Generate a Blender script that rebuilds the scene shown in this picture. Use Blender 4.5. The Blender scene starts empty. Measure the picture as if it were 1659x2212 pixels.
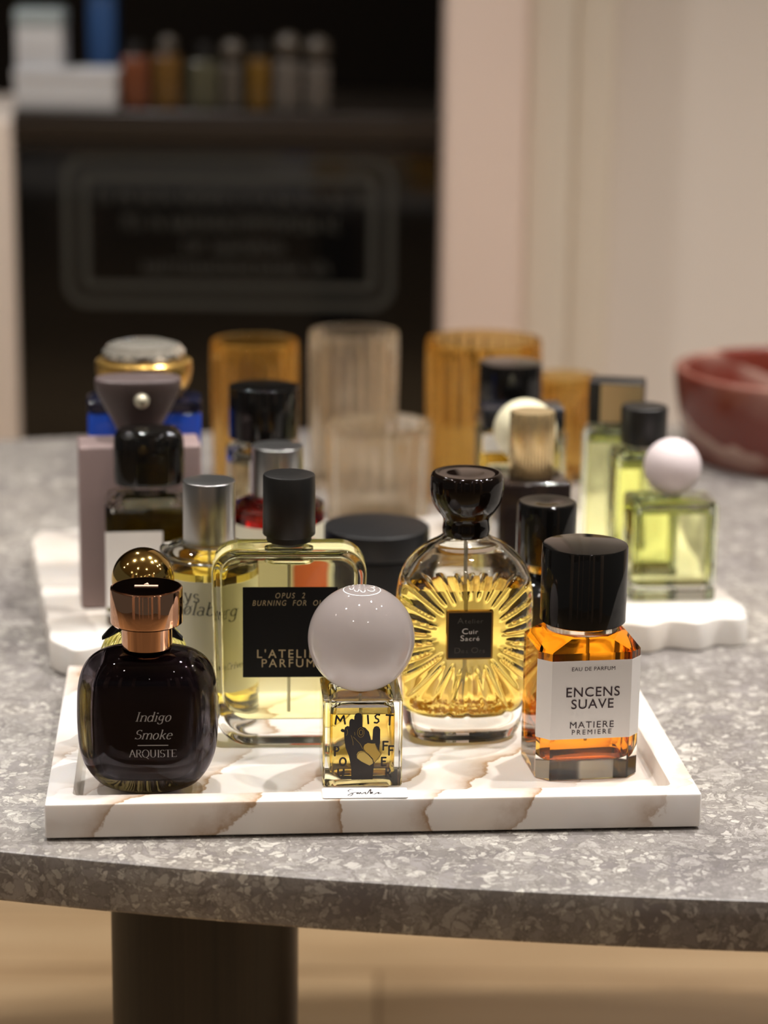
import bpy, math, random
from math import sin, cos, pi, radians, sqrt
from mathutils import Vector, Matrix
from mathutils.bvhtree import BVHTree
from mathutils.geometry import tessellate_polygon

random.seed(7)
S = bpy.context.scene
COL = S.collection

# ------------------------------------------------------------------ camera (origin: table top at z = 0, floor at z = -0.75)
PITCH, ROLL, CAMH = radians(13.942), radians(0.7555), 0.5
cd = bpy.data.cameras.new('camera')
cam = bpy.data.objects.new('camera', cd)
COL.objects.link(cam)
S.camera = cam
fw = Vector((0, cos(PITCH), -sin(PITCH)))
rt = Vector((1, 0, 0))
up = rt.cross(fw)
r2 = rt * cos(ROLL) + up * sin(ROLL)
u2 = -rt * sin(ROLL) + up * cos(ROLL)
cam.matrix_world = Matrix(((r2.x, u2.x, -fw.x, 0), (r2.y, u2.y, -fw.y, 0), (r2.z, u2.z, -fw.z, CAMH), (0, 0, 0, 1)))
cd.sensor_fit = 'AUTO'
cd.sensor_width = 36
cd.lens = 5001.4 / 2212 * 36
cd.clip_start = 0.05
cd.dof.use_dof = True
cd.dof.focus_distance = 1.36
cd.dof.aperture_fstop = 4.4

# ------------------------------------------------------------------ view, world, integrator
S.view_settings.view_transform = 'Standard'
S.view_settings.look = 'None'
S.view_settings.gamma = 1
S.view_settings.use_curve_mapping = False
S.view_settings.exposure = 0.40
try:
    cy = S.cycles
    cy.use_denoising = True
    cy.max_bounces = 16
    cy.transmission_bounces = 14
    cy.glossy_bounces = 6
    cy.diffuse_bounces = 4
    cy.transparent_max_bounces = 16
    cy.caustics_refractive = True
    cy.caustics_reflective = False
    cy.blur_glossy = 0.3
    cy.sample_clamp_indirect = 6
except Exception:
    pass
W = bpy.data.worlds.new('shop_ambience')
S.world = W
W.use_nodes = True
bg = W.node_tree.nodes['Background']
bg.inputs[0].default_value = (1.0, 0.93, 0.86, 1)
bg.inputs[1].default_value = 0.05

# ------------------------------------------------------------------ ceiling spots (the shop's downlights, plus some added to brighten the wall)
CEIL = 2.05
SPOTS = [(-0.98, 1.30, 1.0), (-0.16, 1.36, 1.0), (0.92, 1.30, 1.0), (2.0, 1.3, 1), (3.1, 1.3, 1), (-2.1, 1.3, 1), (-3.3, 1.3, 1),
         (0.50, 1.85, 1.4), (1.25, 1.85, 1.5), (-0.75, 2.72, 1.0), (2.2, 1.85, 1.2),  # added to brighten the wall and floor behind the table
         (1.0, -2.8, 0.15), (1.9, -1.9, 0.15), (2.8, -0.9, 0.15), (-1.4, -1.7, 0.15), (-2.2, -0.9, 0.15), (-0.2, -3.4, 0.15), (-0.7, -0.1, 0.16), (0.6, -0.2, 0.16)]
SPOT_W = 52
def spots():
    for x, y, k in SPOTS:
        l = bpy.data.lights.new('downlight_lamp', 'SPOT')
        l.energy = SPOT_W * k
        l.color = (1.0, 0.968, 0.94)
        l.spot_size = radians(100 if y > 1.5 else 76)
        l.spot_blend = 0.75
        l.shadow_soft_size = 0.022
        o = bpy.data.objects.new('downlight_lamp', l)
        COL.objects.link(o)
        o.location = (x, y, CEIL - 0.012)
spots()

# ------------------------------------------------------------------ helpers
def tag(o, label=None, cat=None, group=None, kind=None):
    if label: o['label'] = label
    if cat: o['category'] = cat
    if group: o['group'] = group
    if kind: o['kind'] = kind
    return o

def thing(name, label, cat, loc=(0, 0, 0), rz=0, group=None):
    o = bpy.data.objects.new(name, None)
    COL.objects.link(o)
    o.empty_display_size = 0.02
    o.location = loc
    o.rotation_euler = (0, 0, radians(rz))
    return tag(o, label, cat, group)

class MB:
    """collects vertices and faces for one mesh object"""
    def __init__(s):
        s.v, s.f, s.m = [], [], []
    def add(s, verts, faces, mi=0):
        n = len(s.v)
        s.v += [tuple(p) for p in verts]
        s.f += [tuple(i + n for i in f) for f in faces]
        s.m += [mi] * len(faces)
        return s
    def loft(s, rings, bot=True, top=True, mi=0, mtop=None, flip=False):
        n = len(rings[0])
        V = [p for r in rings for p in r]
        F, M = [], []
        for i in range(len(rings) - 1):
            for j in range(n):
                k = (j + 1) % n
                F.append((i * n + j, i * n + k, (i + 1) * n + k, (i + 1) * n + j)); M.append(mi)
        if bot: F.append(tuple(reversed(range(n)))); M.append(mi)
        if top:
            b = (len(rings) - 1) * n
            F.append(tuple(range(b, b + n))); M.append(mi if mtop is None else mtop)
        if flip: F = [tuple(reversed(f)) for f in F]
        o = len(s.v)
        s.v += [tuple(p) for p in V]
        s.f += [tuple(i + o for i in f) for f in F]
        s.m += M
        return s
    def box(s, x0, x1, y0, y1, z0, z1, b=0.0, mi=0):
        if b <= 0:
            rr = [[(x0, y0, z), (x1, y0, z), (x1, y1, z), (x0, y1, z)] for z in (z0, z1)]
            return s.loft(rr, mi=mi)
        cx, cyy, hx, hy = (x0 + x1) / 2, (y0 + y1) / 2, (x1 - x0) / 2, (y1 - y0) / 2
        R = []
        for a in (90, 60, 30, 0):
            d = b * (1 - cos(radians(a))); zz = z0 + b * (1 - sin(radians(a)))
            R.append(rrect(hx - d, hy - d, max(b - d, 1e-5) if b - d > 0 else 1e-5, zz, 16, cx, cyy))
        for a in (0, 30, 60, 90):
            d = b * (1 - cos(radians(a))); zz = z1 - b * (1 - sin(radians(a)))
            R.append(rrect(hx - d, hy - d, max(b - d, 1e-5) if b - d > 0 else 1e-5, zz, 16, cx, cyy))
        return s.loft(R, mi=mi)
    def lathe(s, prof, n=64, cx=0, cy=0, mi=0, bot=True, top=True, flip=False, mtop=None):
        return s.loft([circ(r, z, n, cx, cy) for r, z in prof], bot, top, mi, mtop, flip)
    def map(s, fn):
        s.v = [tuple(fn(p)) for p in s.v]
        return s
    def build(s, name, mats, parent=None, smooth=35, loc=None, rot=None):
        me = bpy.data.meshes.new(name)
        me.from_pydata(s.v, [], s.f)
        if not isinstance(mats, (list, tuple)): mats = [mats]
        for m in mats: me.materials.append(m)
        for p, k in zip(me.polygons, s.m): p.material_index = k
        if smooth:
            for p in me.polygons: p.use_smooth = True
            me.set_sharp_from_angle(angle=radians(smooth))
        me.update()
        o = bpy.data.objects.new(name, me)
        COL.objects.link(o)
        if parent: o.parent = parent
        if loc: o.location = loc
        if rot: o.rotation_euler = rot
        return o

def circ(r, z, n=64, cx=0, cy=0):
    return [(cx + r * cos(2 * pi * i / n), cy + r * sin(2 * pi * i / n), z) for i in range(n)]

def rrect(hx, hy, r, z, n=32, cx=0, cy=0):
    q = n // 4
    r = min(r, hx - 1e-6, hy - 1e-6)
    out = []
    for k, (sx, sy) in enumerate(((1, 1), (-1, 1), (-1, -1), (1, -1))):
        for i in range(q):
            a = pi / 2 * (k + i / (q - 1))
            out.append((cx + sx * (hx - r) + r * cos(a), cy + sy * (hy - r) + r * sin(a), z))
    return out

def superell(hx, hy, e, z, n=96, cx=0, cy=0):
    out = []
    for i in range(n):
        a = 2 * pi * i / n
        c, s_ = cos(a), sin(a)
        out.append((cx + hx * math.copysign(abs(c) ** (2 / e), c), cy + hy * math.copysign(abs(s_) ** (2 / e), s_), z))
    return out

def smooth_prof(pts, k=4):
    """Catmull-Rom resampling of a profile"""
    out = []
    for i in range(len(pts) - 1):
        p0, p1, p2, p3 = pts[max(i - 1, 0)], pts[i], pts[i + 1], pts[min(i + 2, len(pts) - 1)]
        for j in range(k):
            t = j / k
            out.append(tuple(0.5 * ((2 * b) + (-a + c) * t + (2 * a - 5 * b + 4 * c - d) * t * t + (-a + 3 * b - 3 * c + d) * t ** 3)
                             for a, b, c, d in zip(p0, p1, p2, p3)))
    out.append(tuple(pts[-1]))
    return out

def cyl_prof(r, z0, z1, b):
    """bevelled cylinder profile"""
    P = [(r - b * (1 - cos(radians(a))), z0 + b * (1 - sin(radians(a)))) for a in (90, 60, 30, 0)]
    P += [(r - b * (1 - cos(radians(a))), z1 - b * (1 - sin(radians(a)))) for a in (0, 30, 60, 90)]
    return P

# ------------------------------------------------------------------ materials
def new_mat(name):
    m = bpy.data.materials.new(name)
    m.use_nodes = True
    nt = m.node_tree
    return m, nt, nt.nodes['Principled BSDF']

def prin(name, col, rough=0.4, metal=0.0, coat=0.0, spec=0.5, trans=0.0, ior=1.5, bump=0, bscale=400):
    m, nt, p = new_mat(name)
    p.inputs['Base Color'].default_value = (*col, 1)
    p.inputs['Roughness'].default_value = rough
    p.inputs['Metallic'].default_value = metal
    p.inputs['Coat Weight'].default_value = coat
    p.inputs['Coat Roughness'].default_value = 0.02
    p.inputs['Specular IOR Level'].default_value = spec
    p.inputs['Transmission Weight'].default_value = trans
    p.inputs['IOR'].default_value = ior
    if bump:
        tc = nt.nodes.new('ShaderNodeTexCoord'); nz = nt.nodes.new('ShaderNodeTexNoise'); bp = nt.nodes.new('ShaderNodeBump')
        nz.inputs['Scale'].default_value = bscale
        bp.inputs['Strength'].default_value = bump; bp.inputs['Distance'].default_value = 0.001
        nt.links.new(tc.outputs['Object'], nz.inputs['Vector']); nt.links.new(nz.outputs['Fac'], bp.inputs['Height'])
        nt.links.new(bp.outputs['Normal'], p.inputs['Normal'])
    return m

def glass(name, col, ior, rough=0.0):
    m = bpy.data.materials.new(name)
    m.use_nodes = True
    nt = m.node_tree
    nt.nodes.clear()
    g = nt.nodes.new('ShaderNodeBsdfGlass'); o = nt.nodes.new('ShaderNodeOutputMaterial')
    g.inputs['Color'].default_value = (*col, 1)
    g.inputs['IOR'].default_value = ior
    g.inputs['Roughness'].default_value = rough
    nt.links.new(g.outputs[0], o.inputs[0])
    return m

def L(nt, a, b): nt.links.new(a, b)
def N(nt, t, **kw):
    n = nt.nodes.new(t)
    for k, v in kw.items():
        if k in n.inputs.keys(): n.inputs[k].default_value = v
        else: setattr(n, k, v)
    return n
def ramp(nt, stops, interp='LINEAR'):
    r = nt.nodes.new('ShaderNodeValToRGB')
    r.color_ramp.interpolation = interp
    while len(r.color_ramp.elements) < len(stops): r.color_ramp.elements.new(0.5)
    for e, (p, c) in zip(r.color_ramp.elements, stops):
        e.position = p
        e.color = (*c, 1) if len(c) == 3 else c
    return r

def marble(name, base, vein, freq=9.0, seed=0.0, dirv=(1, -0.55, -0.75), amount=1.0):
    m, nt, p = new_mat(name)
    tc = N(nt, 'ShaderNodeTexCoord')
    mp = N(nt, 'ShaderNodeMapping'); mp.inputs['Location'].default_value = (seed, seed * 0.7, seed * 1.3)
    L(nt, tc.outputs['Object'], mp.inputs['Vector'])
    n1 = N(nt, 'ShaderNodeTexNoise', Scale=5.0, Detail=2.0); L(nt, mp.outputs[0], n1.inputs['Vector'])
    n2 = N(nt, 'ShaderNodeTexNoise', Scale=38.0, Detail=5.0, Roughness=0.6); L(nt, mp.outputs[0], n2.inputs['Vector'])
    n3 = N(nt, 'ShaderNodeTexNoise', Scale=11.0, Detail=3.0); L(nt, mp.outputs[0], n3.inputs['Vector'])
    dot = N(nt, 'ShaderNodeVectorMath', operation='DOT_PRODUCT'); dot.inputs[1].default_value = dirv
    L(nt, mp.outputs[0], dot.inputs[0])
    a1 = N(nt, 'ShaderNodeMath', operation='MULTIPLY_ADD'); L(nt, n1.outputs['Fac'], a1.inputs[0]); a1.inputs[1].default_value = 0.20
    L(nt, dot.outputs['Value'], a1.inputs[2])
    a2 = N(nt, 'ShaderNodeMath', operation='MULTIPLY_ADD'); L(nt, n2.outputs['Fac'], a2.inputs[0]); a2.inputs[1].default_value = 0.035
    L(nt, a1.outputs[0], a2.inputs[2])
    mu = N(nt, 'ShaderNodeMath', operation='MULTIPLY'); L(nt, a2.outputs[0], mu.inputs[0]); mu.inputs[1].default_value = freq
    fr = N(nt, 'ShaderNodeMath', operation='FRACT'); L(nt, mu.outputs[0], fr.inputs[0])
    rm = ramp(nt, [(0.0, (0, 0, 0)), (0.45, (0, 0, 0)), (0.72, (0.22,) * 3), (0.88, (0.62,) * 3), (0.945, (1, 1, 1)), (0.97, (0.02,) * 3), (1.0, (0, 0, 0))])
    L(nt, fr.outputs[0], rm.inputs[0])
    mk = ramp(nt, [(0.36, (0.10,) * 3), (0.54, (1, 1, 1))]); L(nt, n3.outputs['Fac'], mk.inputs[0])
    mm = N(nt, 'ShaderNodeMath', operation='MULTIPLY'); L(nt, rm.outputs[0], mm.inputs[0]); L(nt, mk.outputs[0], mm.inputs[1])
    m3 = N(nt, 'ShaderNodeMath', operation='MULTIPLY'); L(nt, mm.outputs[0], m3.inputs[0]); m3.inputs[1].default_value = amount
    warm = ramp(nt, [(0.35, base), (0.7, tuple(b * k for b, k in zip(base, (0.92, 0.85, 0.76))))]); L(nt, n3.outputs['Fac'], warm.inputs[0])
    mx = N(nt, 'ShaderNodeMix', data_type='RGBA'); L(nt, m3.outputs[0], mx.inputs[0]); L(nt, warm.outputs[0], mx.inputs[6])
    mx.inputs[7].default_value = (*vein, 1)
    L(nt, mx.outputs[2], p.inputs['Base Color'])
    p.inputs['Roughness'].default_value = 0.22
    p.inputs['Subsurface Weight'].default_value = 0.12
    p.inputs['Subsurface Radius'].default_value = (0.012, 0.009, 0.007)
    p.inputs['Subsurface Scale'].default_value = 0.5
    return m

def breccia(name):
    m, nt, p = new_mat(name)
    tc = N(nt, 'ShaderNodeTexCoord')
    def warp(src, scale, amt, det):
        nw = N(nt, 'ShaderNodeTexNoise', Scale=scale, Detail=det, Roughness=0.6); L(nt, tc.outputs['Object'], nw.inputs['Vector'])
        sb = N(nt, 'ShaderNodeVectorMath', operation='SUBTRACT'); L(nt, nw.outputs['Color'], sb.inputs[0]); sb.inputs[1].default_value = (0.5, 0.5, 0.5)
        sc = N(nt, 'ShaderNodeVectorMath', operation='SCALE'); L(nt, sb.outputs[0], sc.inputs[0]); sc.inputs['Scale'].default_value = amt
        ad = N(nt, 'ShaderNodeVectorMath', operation='ADD'); L(nt, src, ad.inputs[0]); L(nt, sc.outputs[0], ad.inputs[1])
        return ad.outputs[0]
    w = warp(tc.outputs['Object'], 22.0, 0.030, 2.0)
    w = warp(w, 120.0, 0.008, 3.0)
    fine = N(nt, 'ShaderNodeTexNoise', Scale=330.0, Detail=6.0, Roughness=0.75); L(nt, tc.outputs['Object'], fine.inputs['Vector'])
    mid = N(nt, 'ShaderNodeTexNoise', Scale=60.0, Detail=5.0, Roughness=0.65); L(nt, tc.outputs['Object'], mid.inputs['Vector'])
    broad = N(nt, 'ShaderNodeTexNoise', Scale=8.0, Detail=4.0); L(nt, w, broad.inputs['Vector'])
    base = ramp(nt, [(0.25, (0.16, 0.142, 0.128)), (0.5, (0.255, 0.232, 0.212)), (0.75, (0.34, 0.315, 0.29))]); L(nt, fine.outputs['Fac'], base.inputs[0])
    cur = base.outputs[0]
    def mix(fac, a, b, typ='MIX'):
        mx = N(nt, 'ShaderNodeMix', data_type='RGBA', blend_type=typ)
        if hasattr(fac, 'is_linked'): L(nt, fac, mx.inputs[0])
        else: mx.inputs[0].default_value = fac
        L(nt, a, mx.inputs[6])
        if hasattr(b, 'is_linked'): L(nt, b, mx.inputs[7])
        else: mx.inputs[7].default_value = (*b, 1)
        return mx.outputs[2]
    for k, (scale, cut, amt, e0, e1, stops) in enumerate((
            (20, 0.70, 0.45, 0.01, 0.06, [(0.0, (0.19, 0.17, 0.17)), (0.5, (0.29, 0.27, 0.262)), (1.0, (0.36, 0.335, 0.32))]),
            (48, 0.60, 0.80, 0.03, 0.06, [(0.0, (0.17, 0.15, 0.145)), (0.5, (0.32, 0.295, 0.28)), (1.0, (0.47, 0.44, 0.40))]),
            (95, 0.56, 0.88, 0.05, 0.09, [(0.0, (0.20, 0.18, 0.165)), (0.5, (0.34, 0.315, 0.29)), (1.0, (0.56, 0.53, 0.475))]),
            (190, 0.55, 0.90, 0.07, 0.12, [(0.0, (0.19, 0.17, 0.155)), (0.5, (0.36, 0.335, 0.30)), (1.0, (0.60, 0.57, 0.51))]),
            (370, 0.62, 0.70, 0.08, 0.2, [(0.0, (0.2, 0.18, 0.16)), (0.6, (0.38, 0.355, 0.32)), (1.0, (0.52, 0.49, 0.44))]))):
        of = N(nt, 'ShaderNodeVectorMath', operation='ADD'); L(nt, w, of.inputs[0]); of.inputs[1].default_value = (k * 3.1, k * 1.7, k * 2.3)
        v = N(nt, 'ShaderNodeTexVoronoi', Scale=scale); L(nt, of.outputs[0], v.inputs['Vector'])
        d = N(nt, 'ShaderNodeTexVoronoi', Scale=scale); d.feature = 'DISTANCE_TO_EDGE'; L(nt, of.outputs[0], d.inputs['Vector'])
        s = N(nt, 'ShaderNodeSeparateColor'); L(nt, v.outputs['Color'], s.inputs[0])
        pick = N(nt, 'ShaderNodeMath', operation='GREATER_THAN'); L(nt, s.outputs[0], pick.inputs[0]); pick.inputs[1].default_value = cut
        ins = N(nt, 'ShaderNodeMapRange'); ins.inputs['From Min'].default_value = e0; ins.inputs['From Max'].default_value = e1; L(nt, d.outputs['Distance'], ins.inputs['Value'])
        rim = N(nt, 'ShaderNodeMapRange'); rim.inputs['From Min'].default_value = 0.0; rim.inputs['From Max'].default_value = e0 * 1.3; L(nt, d.outputs['Distance'], rim.inputs['Value'])
        f = N(nt, 'ShaderNodeMath', operation='MULTIPLY'); L(nt, pick.outputs[0], f.inputs[0]); f.inputs[1].default_value = amt
        f2 = N(nt, 'ShaderNodeMath', operation='MULTIPLY'); L(nt, f.outputs[0], f2.inputs[0]); L(nt, ins.outputs[0], f2.inputs[1])
        fr = N(nt, 'ShaderNodeMath', operation='MULTIPLY'); L(nt, f.outputs[0], fr.inputs[0]); L(nt, rim.outputs[0], fr.inputs[1])
        fr2 = N(nt, 'ShaderNodeMath', operation='MULTIPLY'); L(nt, fr.outputs[0], fr2.inputs[0]); fr2.inputs[1].default_value = 0.75
        cur = mix(fr2.outputs[0], cur, (0.13, 0.114, 0.10))
        cr = ramp(nt, stops); L(nt, s.outputs[1], cr.inputs[0])
        cur = mix(f2.outputs[0], cur, cr.outputs[0])
    t1 = ramp(nt, [(0.3, (0.78, 0.77, 0.80)), (0.55, (1, 1, 1)), (0.75, (1.15, 1.13, 1.10))]); L(nt, broad.outputs['Fac'], t1.inputs[0])
    cur = mix(1.0, cur, t1.outputs[0], 'MULTIPLY')
    t2 = ramp(nt, [(0.3, (0.80, 0.79, 0.78)), (0.7, (1.12, 1.12, 1.12))]); L(nt, mid.outputs['Fac'], t2.inputs[0])
    cur = mix(1.0, cur, t2.outputs[0], 'MULTIPLY')
    L(nt, cur, p.inputs['Base Color'])
    p.inputs['Roughness'].default_value = 0.36
    return m

def wood(name, c0, c1, scale=(60, 60, 2.5), rough=0.45, axis_planks=None):
    m, nt, p = new_mat(name)
    tc = N(nt, 'ShaderNodeTexCoord')
    mp = N(nt, 'ShaderNodeMapping'); mp.inputs['Scale'].default_value = scale
    L(nt, tc.outputs['Object'], mp.inputs['Vector'])
    nz = N(nt, 'ShaderNodeTexNoise', Scale=1.0, Detail=6.0, Roughness=0.65, Distortion=0.6); L(nt, mp.outputs[0], nz.inputs['Vector'])
    cr = ramp(nt, [(0.3, c0), (0.7, c1)]); L(nt, nz.outputs['Fac'], cr.inputs[0])
    out = cr.outputs[0]
    if axis_planks:
        bk = N(nt, 'ShaderNodeTexBrick'); bk.inputs['Scale'].default_value = 1
        bk.inputs['Brick Width'].default_value = 1.8; bk.inputs['Row Height'].default_value = 0.19; bk.inputs['Mortar Size'].default_value = 0.003
        bk.inputs['Color1'].default_value = (1, 1, 1, 1); bk.inputs['Color2'].default_value = (0.82, 0.8, 0.78, 1); bk.inputs['Mortar'].default_value = (0.4, 0.35, 0.3, 1)
        L(nt, tc.outputs['Object'], bk.inputs['Vector'])
        ml = N(nt, 'ShaderNodeMix', data_type='RGBA', blend_type='MULTIPLY'); ml.inputs[0].default_value = 1
        L(nt, out, ml.inputs[6]); L(nt, bk.outputs['Color'], ml.inputs[7]); out = ml.outputs[2]
    L(nt, out, p.inputs['Base Color'])
    p.inputs['Roughness'].default_value = rough
    return m

M_clear = glass('clear_glass', (0.985, 0.99, 0.975), 1.5)
def liquid(name, col, top=None):
    """materials of a liquid: where it touches the glass, and its free surface"""
    return [glass(name + '_in_glass', col, 1.36 / 1.5), glass(name + '_surface', top or col, 1.36)]
M_black_gloss = prin('black_lacquer', (0.006, 0.0055, 0.005), 0.06)
M_black_satin = prin('black_satin', (0.009, 0.0085, 0.008), 0.36, bump=0.12, bscale=2600)
M_black_matte = prin('black_matte', (0.008, 0.008, 0.0085), 0.42, spec=0.35, bump=0.06, bscale=1500)
M_gold = prin('polished_gold', (0.82, 0.56, 0.18), 0.09, 1.0)
M_rose = prin('rose_gold', (0.90, 0.52, 0.33), 0.05, 1.0)
M_silver = prin('brushed_silver', (0.56, 0.56, 0.55), 0.28, 1.0)
M_white_label = prin('white_paper', (0.80, 0.77, 0.74), 0.5)
M_cream_label = prin('cream_paper', (0.74, 0.70, 0.55), 0.5)
M_ink = prin('black_ink', (0.012, 0.009, 0.010), 0.4)
M_grey_ink = prin('grey_print', (0.42, 0.40, 0.40), 0.4)
M_gold_ink = prin('gold_print', (0.52, 0.42, 0.24), 0.35, 0.3)
M_dull_ink = prin('dim_print', (0.075, 0.068, 0.055), 0.4)
M_white_ink = prin('white_print', (0.85, 0.83, 0.80), 0.4)
M_tube = prin('dip_tube_plastic', (0.75, 0.74, 0.68), 0.25, trans=0.6, ior=1.33)

# ------------------------------------------------------------------ lettering
def font_text(body, size, shear=0.0, spacing=1.0, xs=1.0, bold=0.0):
    c = bpy.data.curves.new('lettering', 'FONT')
    c.body = body; c.size = size; c.shear = shear; c.space_character = spacing; c.align_x = 'CENTER'; c.resolution_u = 4; c.offset = bold * size
    o = bpy.data.objects.new('lettering', c)
    COL.objects.link(o)
    dg = bpy.context.evaluated_depsgraph_get()
    me = o.evaluated_get(dg).to_mesh()
    V = [(v.co.x * xs, v.co.y) for v in me.vertices]
    F = [tuple(p.vertices) for p in me.polygons]
    o.evaluated_get(dg).to_mesh_clear()
    bpy.data.objects.remove(o); bpy.data.curves.remove(c)
    return V, F

def arc(cx, cy_, rx, ry, a0, a1, n=14):
    return [(cx + rx * cos(radians(a0 + (a1 - a0) * i / n)), cy_ + ry * sin(radians(a0 + (a1 - a0) * i / n))) for i in range(n + 1)]

def ribbon(pts, wfun, caps=False):
    """flat stroke along pts; wfun(direction angle, t) gives its width"""
    V, F = [], []
    n = len(pts)
    for i, (x, y) in enumerate(pts):
        a, b = pts[max(i - 1, 0)], pts[min(i + 1, n - 1)]
        dx, dy = b[0] - a[0], b[1] - a[1]
        l = sqrt(dx * dx + dy * dy) or 1
        nx, ny = -dy / l, dx / l
        w = wfun(math.atan2(dy, dx), i / max(n - 1, 1)) / 2
        V += [(x + nx * w, y + ny * w), (x - nx * w, y - ny * w)]
    for i in range(n - 1):
        F.append((2 * i, 2 * i + 1, 2 * i + 3, 2 * i + 2))
    if caps:
        for (x, y) in (pts[0], pts[-1]):
            w = wfun(0, 0) / 2
            b = len(V)
            V += [(x + w * cos(2 * pi * k / 12), y + w * sin(2 * pi * k / 12)) for k in range(12)]
            F.append(tuple(range(b, b + 12)))
    return V, F

def merge2d(parts):
    V, F = [], []
    for v, f in parts:
        n = len(V); V += v; F += [tuple(i + n for i in q) for q in f]
    return V, F

# serif skeletons: (advance, strokes, serif strokes); x-height 0.45, capitals 0.70
def _sf(x, y, w=0.10): return [(x - w, y), (x + w, y)]
GL = {
 'I': (0.34, [[(.17, 0), (.17, .7)]], [_sf(.17, 0.01), _sf(.17, .69)]),
 'n': (0.52, [[(.1, 0), (.1, .44)], [(.1, .30)] + arc(.27, .29, .15, .16, 160, 0) + [(.42, 0)]], [_sf(.1, .01, .08), _sf(.42, .01, .08), [(.02, .42), (.1, .45)]]),
 'd': (0.52, [arc(.22, .22, .17, .23, 20, 340, 20), [(.40, 0), (.40, .72)]], [[(.32, .70), (.40, .72)], [(.40, .01), (.48, .03)]]),
 'i': (0.26, [[(.12, 0), (.12, .44)], arc(.13, .62, .03, .03, 0, 360, 10)], [_sf(.12, .01, .08), [(.04, .42), (.12, .45)]]),
 'g': (0.50, [arc(.21, .27, .15, .18, 0, 360, 20), [(.36, .42), (.36, .0)] + arc(.21, -.06, .16, .14, 0, -170, 10)], [[(.36, .41), (.46, .44)]]),
 'o': (0.48, [arc(.22, .22, .17, .23, 0, 360, 22)], []),
 '\u00f8': (0.48, [arc(.22, .22, .17, .23, 0, 360, 22)], [[(.02, -.05), (.42, .50)]]),
 'S': (0.50, [arc(.24, .525, .17, .165, 40, 255, 14) + arc(.24, .185, .19, .175, 80, -150, 14)], [[(.38, .58), (.385, .70)], [(.065, .12), (.06, 0)]]),
 'm': (0.78, [[(.1, 0), (.1, .44)], [(.1, .30)] + arc(.25, .29, .14, .16, 160, 0) + [(.39, 0)], [(.39, .30)] + arc(.54, .29, .14, .16, 160, 0) + [(.68, 0)]],
       [_sf(.1, .01, .07), _sf(.39, .01, .07), _sf(.68, .01, .08), [(.02, .42), (.1, .45)]]),
 'k': (0.50, [[(.1, 0), (.1, .72)], [(.1, .18), (.38, .43)], [(.20, .27), (.42, 0)]], [_sf(.1, .01, .07), [(.02, .70), (.1, .72)], _sf(.42, .01, .06), _sf(.36, .43, .06)]),
 'e': (0.44, [arc(.22, .22, .17, .23, 10, 320, 22)], [[(.06, .24), (.39, .25)]]),
 'A': (0.66, [[(.08, 0), (.32, .7)], [(.32, .7), (.58, 0)]], [_sf(.08, .01, .07), _sf(.58, .01, .07), [(.17, .26), (.48, .26)]]),
 'R': (0.60, [[(.12, 0), (.12, .7)], [(.12, .69)] + arc(.28, .53, .17, .165, 90, -90, 12) + [(.12, .36)], [(.28, .36), (.52, 0)]], [_sf(.12, .01), _sf(.54, .01, .06)]),
 'Q': (0.74, [arc(.36, .35, .29, .36, 0, 360, 26), [(.38, .02), (.62, -.16)]], []),
 'U': (0.70, [[(.14, .7), (.14, .24)] + arc(.34, .22, .2, .22, 180, 270, 8), arc(.34, .22, .2, .22, 270, 360, 8) + [(.54, .7)]], [_sf(.14, .69), _sf(.54, .69, .08)]),
 'T': (0.60, [[(.29, 0), (.29, .7)]], [_sf(.29, .01), [(.04, .69), (.54, .69)], [(.04, .69), (.04, .58)], [(.54, .69), (.54, .58)]]),
 'E': (0.58, [[(.12, 0), (.12, .7)]], [[(.03, .69), (.48, .69)], [(.03, .01), (.50, .01)], [(.12, .36), (.38, .36)], [(.48, .69), (.48, .58)], [(.50, .01), (.50, .13)]]),
 'L': (0.55, [[(.12, 0), (.12, .7)]], [_sf(.12, .69), [(.03, .01), (.48, .01)], [(.48, .01), (.49, .15)]]),
 'y': (0.48, [[(.06, .44), (.23, .02)], [(.40, .44), (.18, -.12), (.08, -.2)]], [_sf(.07, .44, .07), _sf(.40, .44, .06)]),
 's': (0.38, [arc(.19, .335, .11, .11, 40, 255, 12) + arc(.19, .115, .13, .115, 80, -150, 12)], [[(.28, .36), (.285, .45)], [(.06, .08), (.055, 0)]]),
 'l': (0.26, [[(.12, 0), (.12, .72)]], [_sf(.12, .01, .08), [(.04, .70), (.12, .72)]]),
 'a': (0.46, [arc(.20, .32, .14, .13, 150, 0, 10) + [(.34, .04), (.42, .02)], arc(.20, .12, .14, .13, 40, 320, 16)], []),
 'b': (0.50, [[(.1, .02), (.1, .72)], arc(.26, .22, .17, .23, 160, -160, 20)], [[(.02, .70), (.1, .72)]]),
 'r': (0.38, [[(.1, 0), (.1, .44)], [(.1, .28)] + arc(.25, .30, .14, .14, 150, 50, 8)], [_sf(.1, .01, .08), [(.02, .42), (.1, .45)]]),
 'M': (0.84, [[(.12, 0), (.12, .7)], [(.12, .7), (.41, .05)], [(.41, .05), (.70, .7)], [(.70, 0), (.70, .7)]], [_sf(.12, .01, .08), _sf(.70, .01), _sf(.08, .69, .06), _sf(.74, .69, .06)]),
 'C': (0.62, [arc(.34, .35, .27, .36, 45, 320, 22)], [[(.53, .60), (.54, .72)]]),
 'v': (0.46, [[(.06, .44), (.23, 0)], [(.23, 0), (.40, .44)]], [_sf(.07, .44, .07), _sf(.40, .44, .06)]),
 ' ': (0.26, [], []),
}
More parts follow.
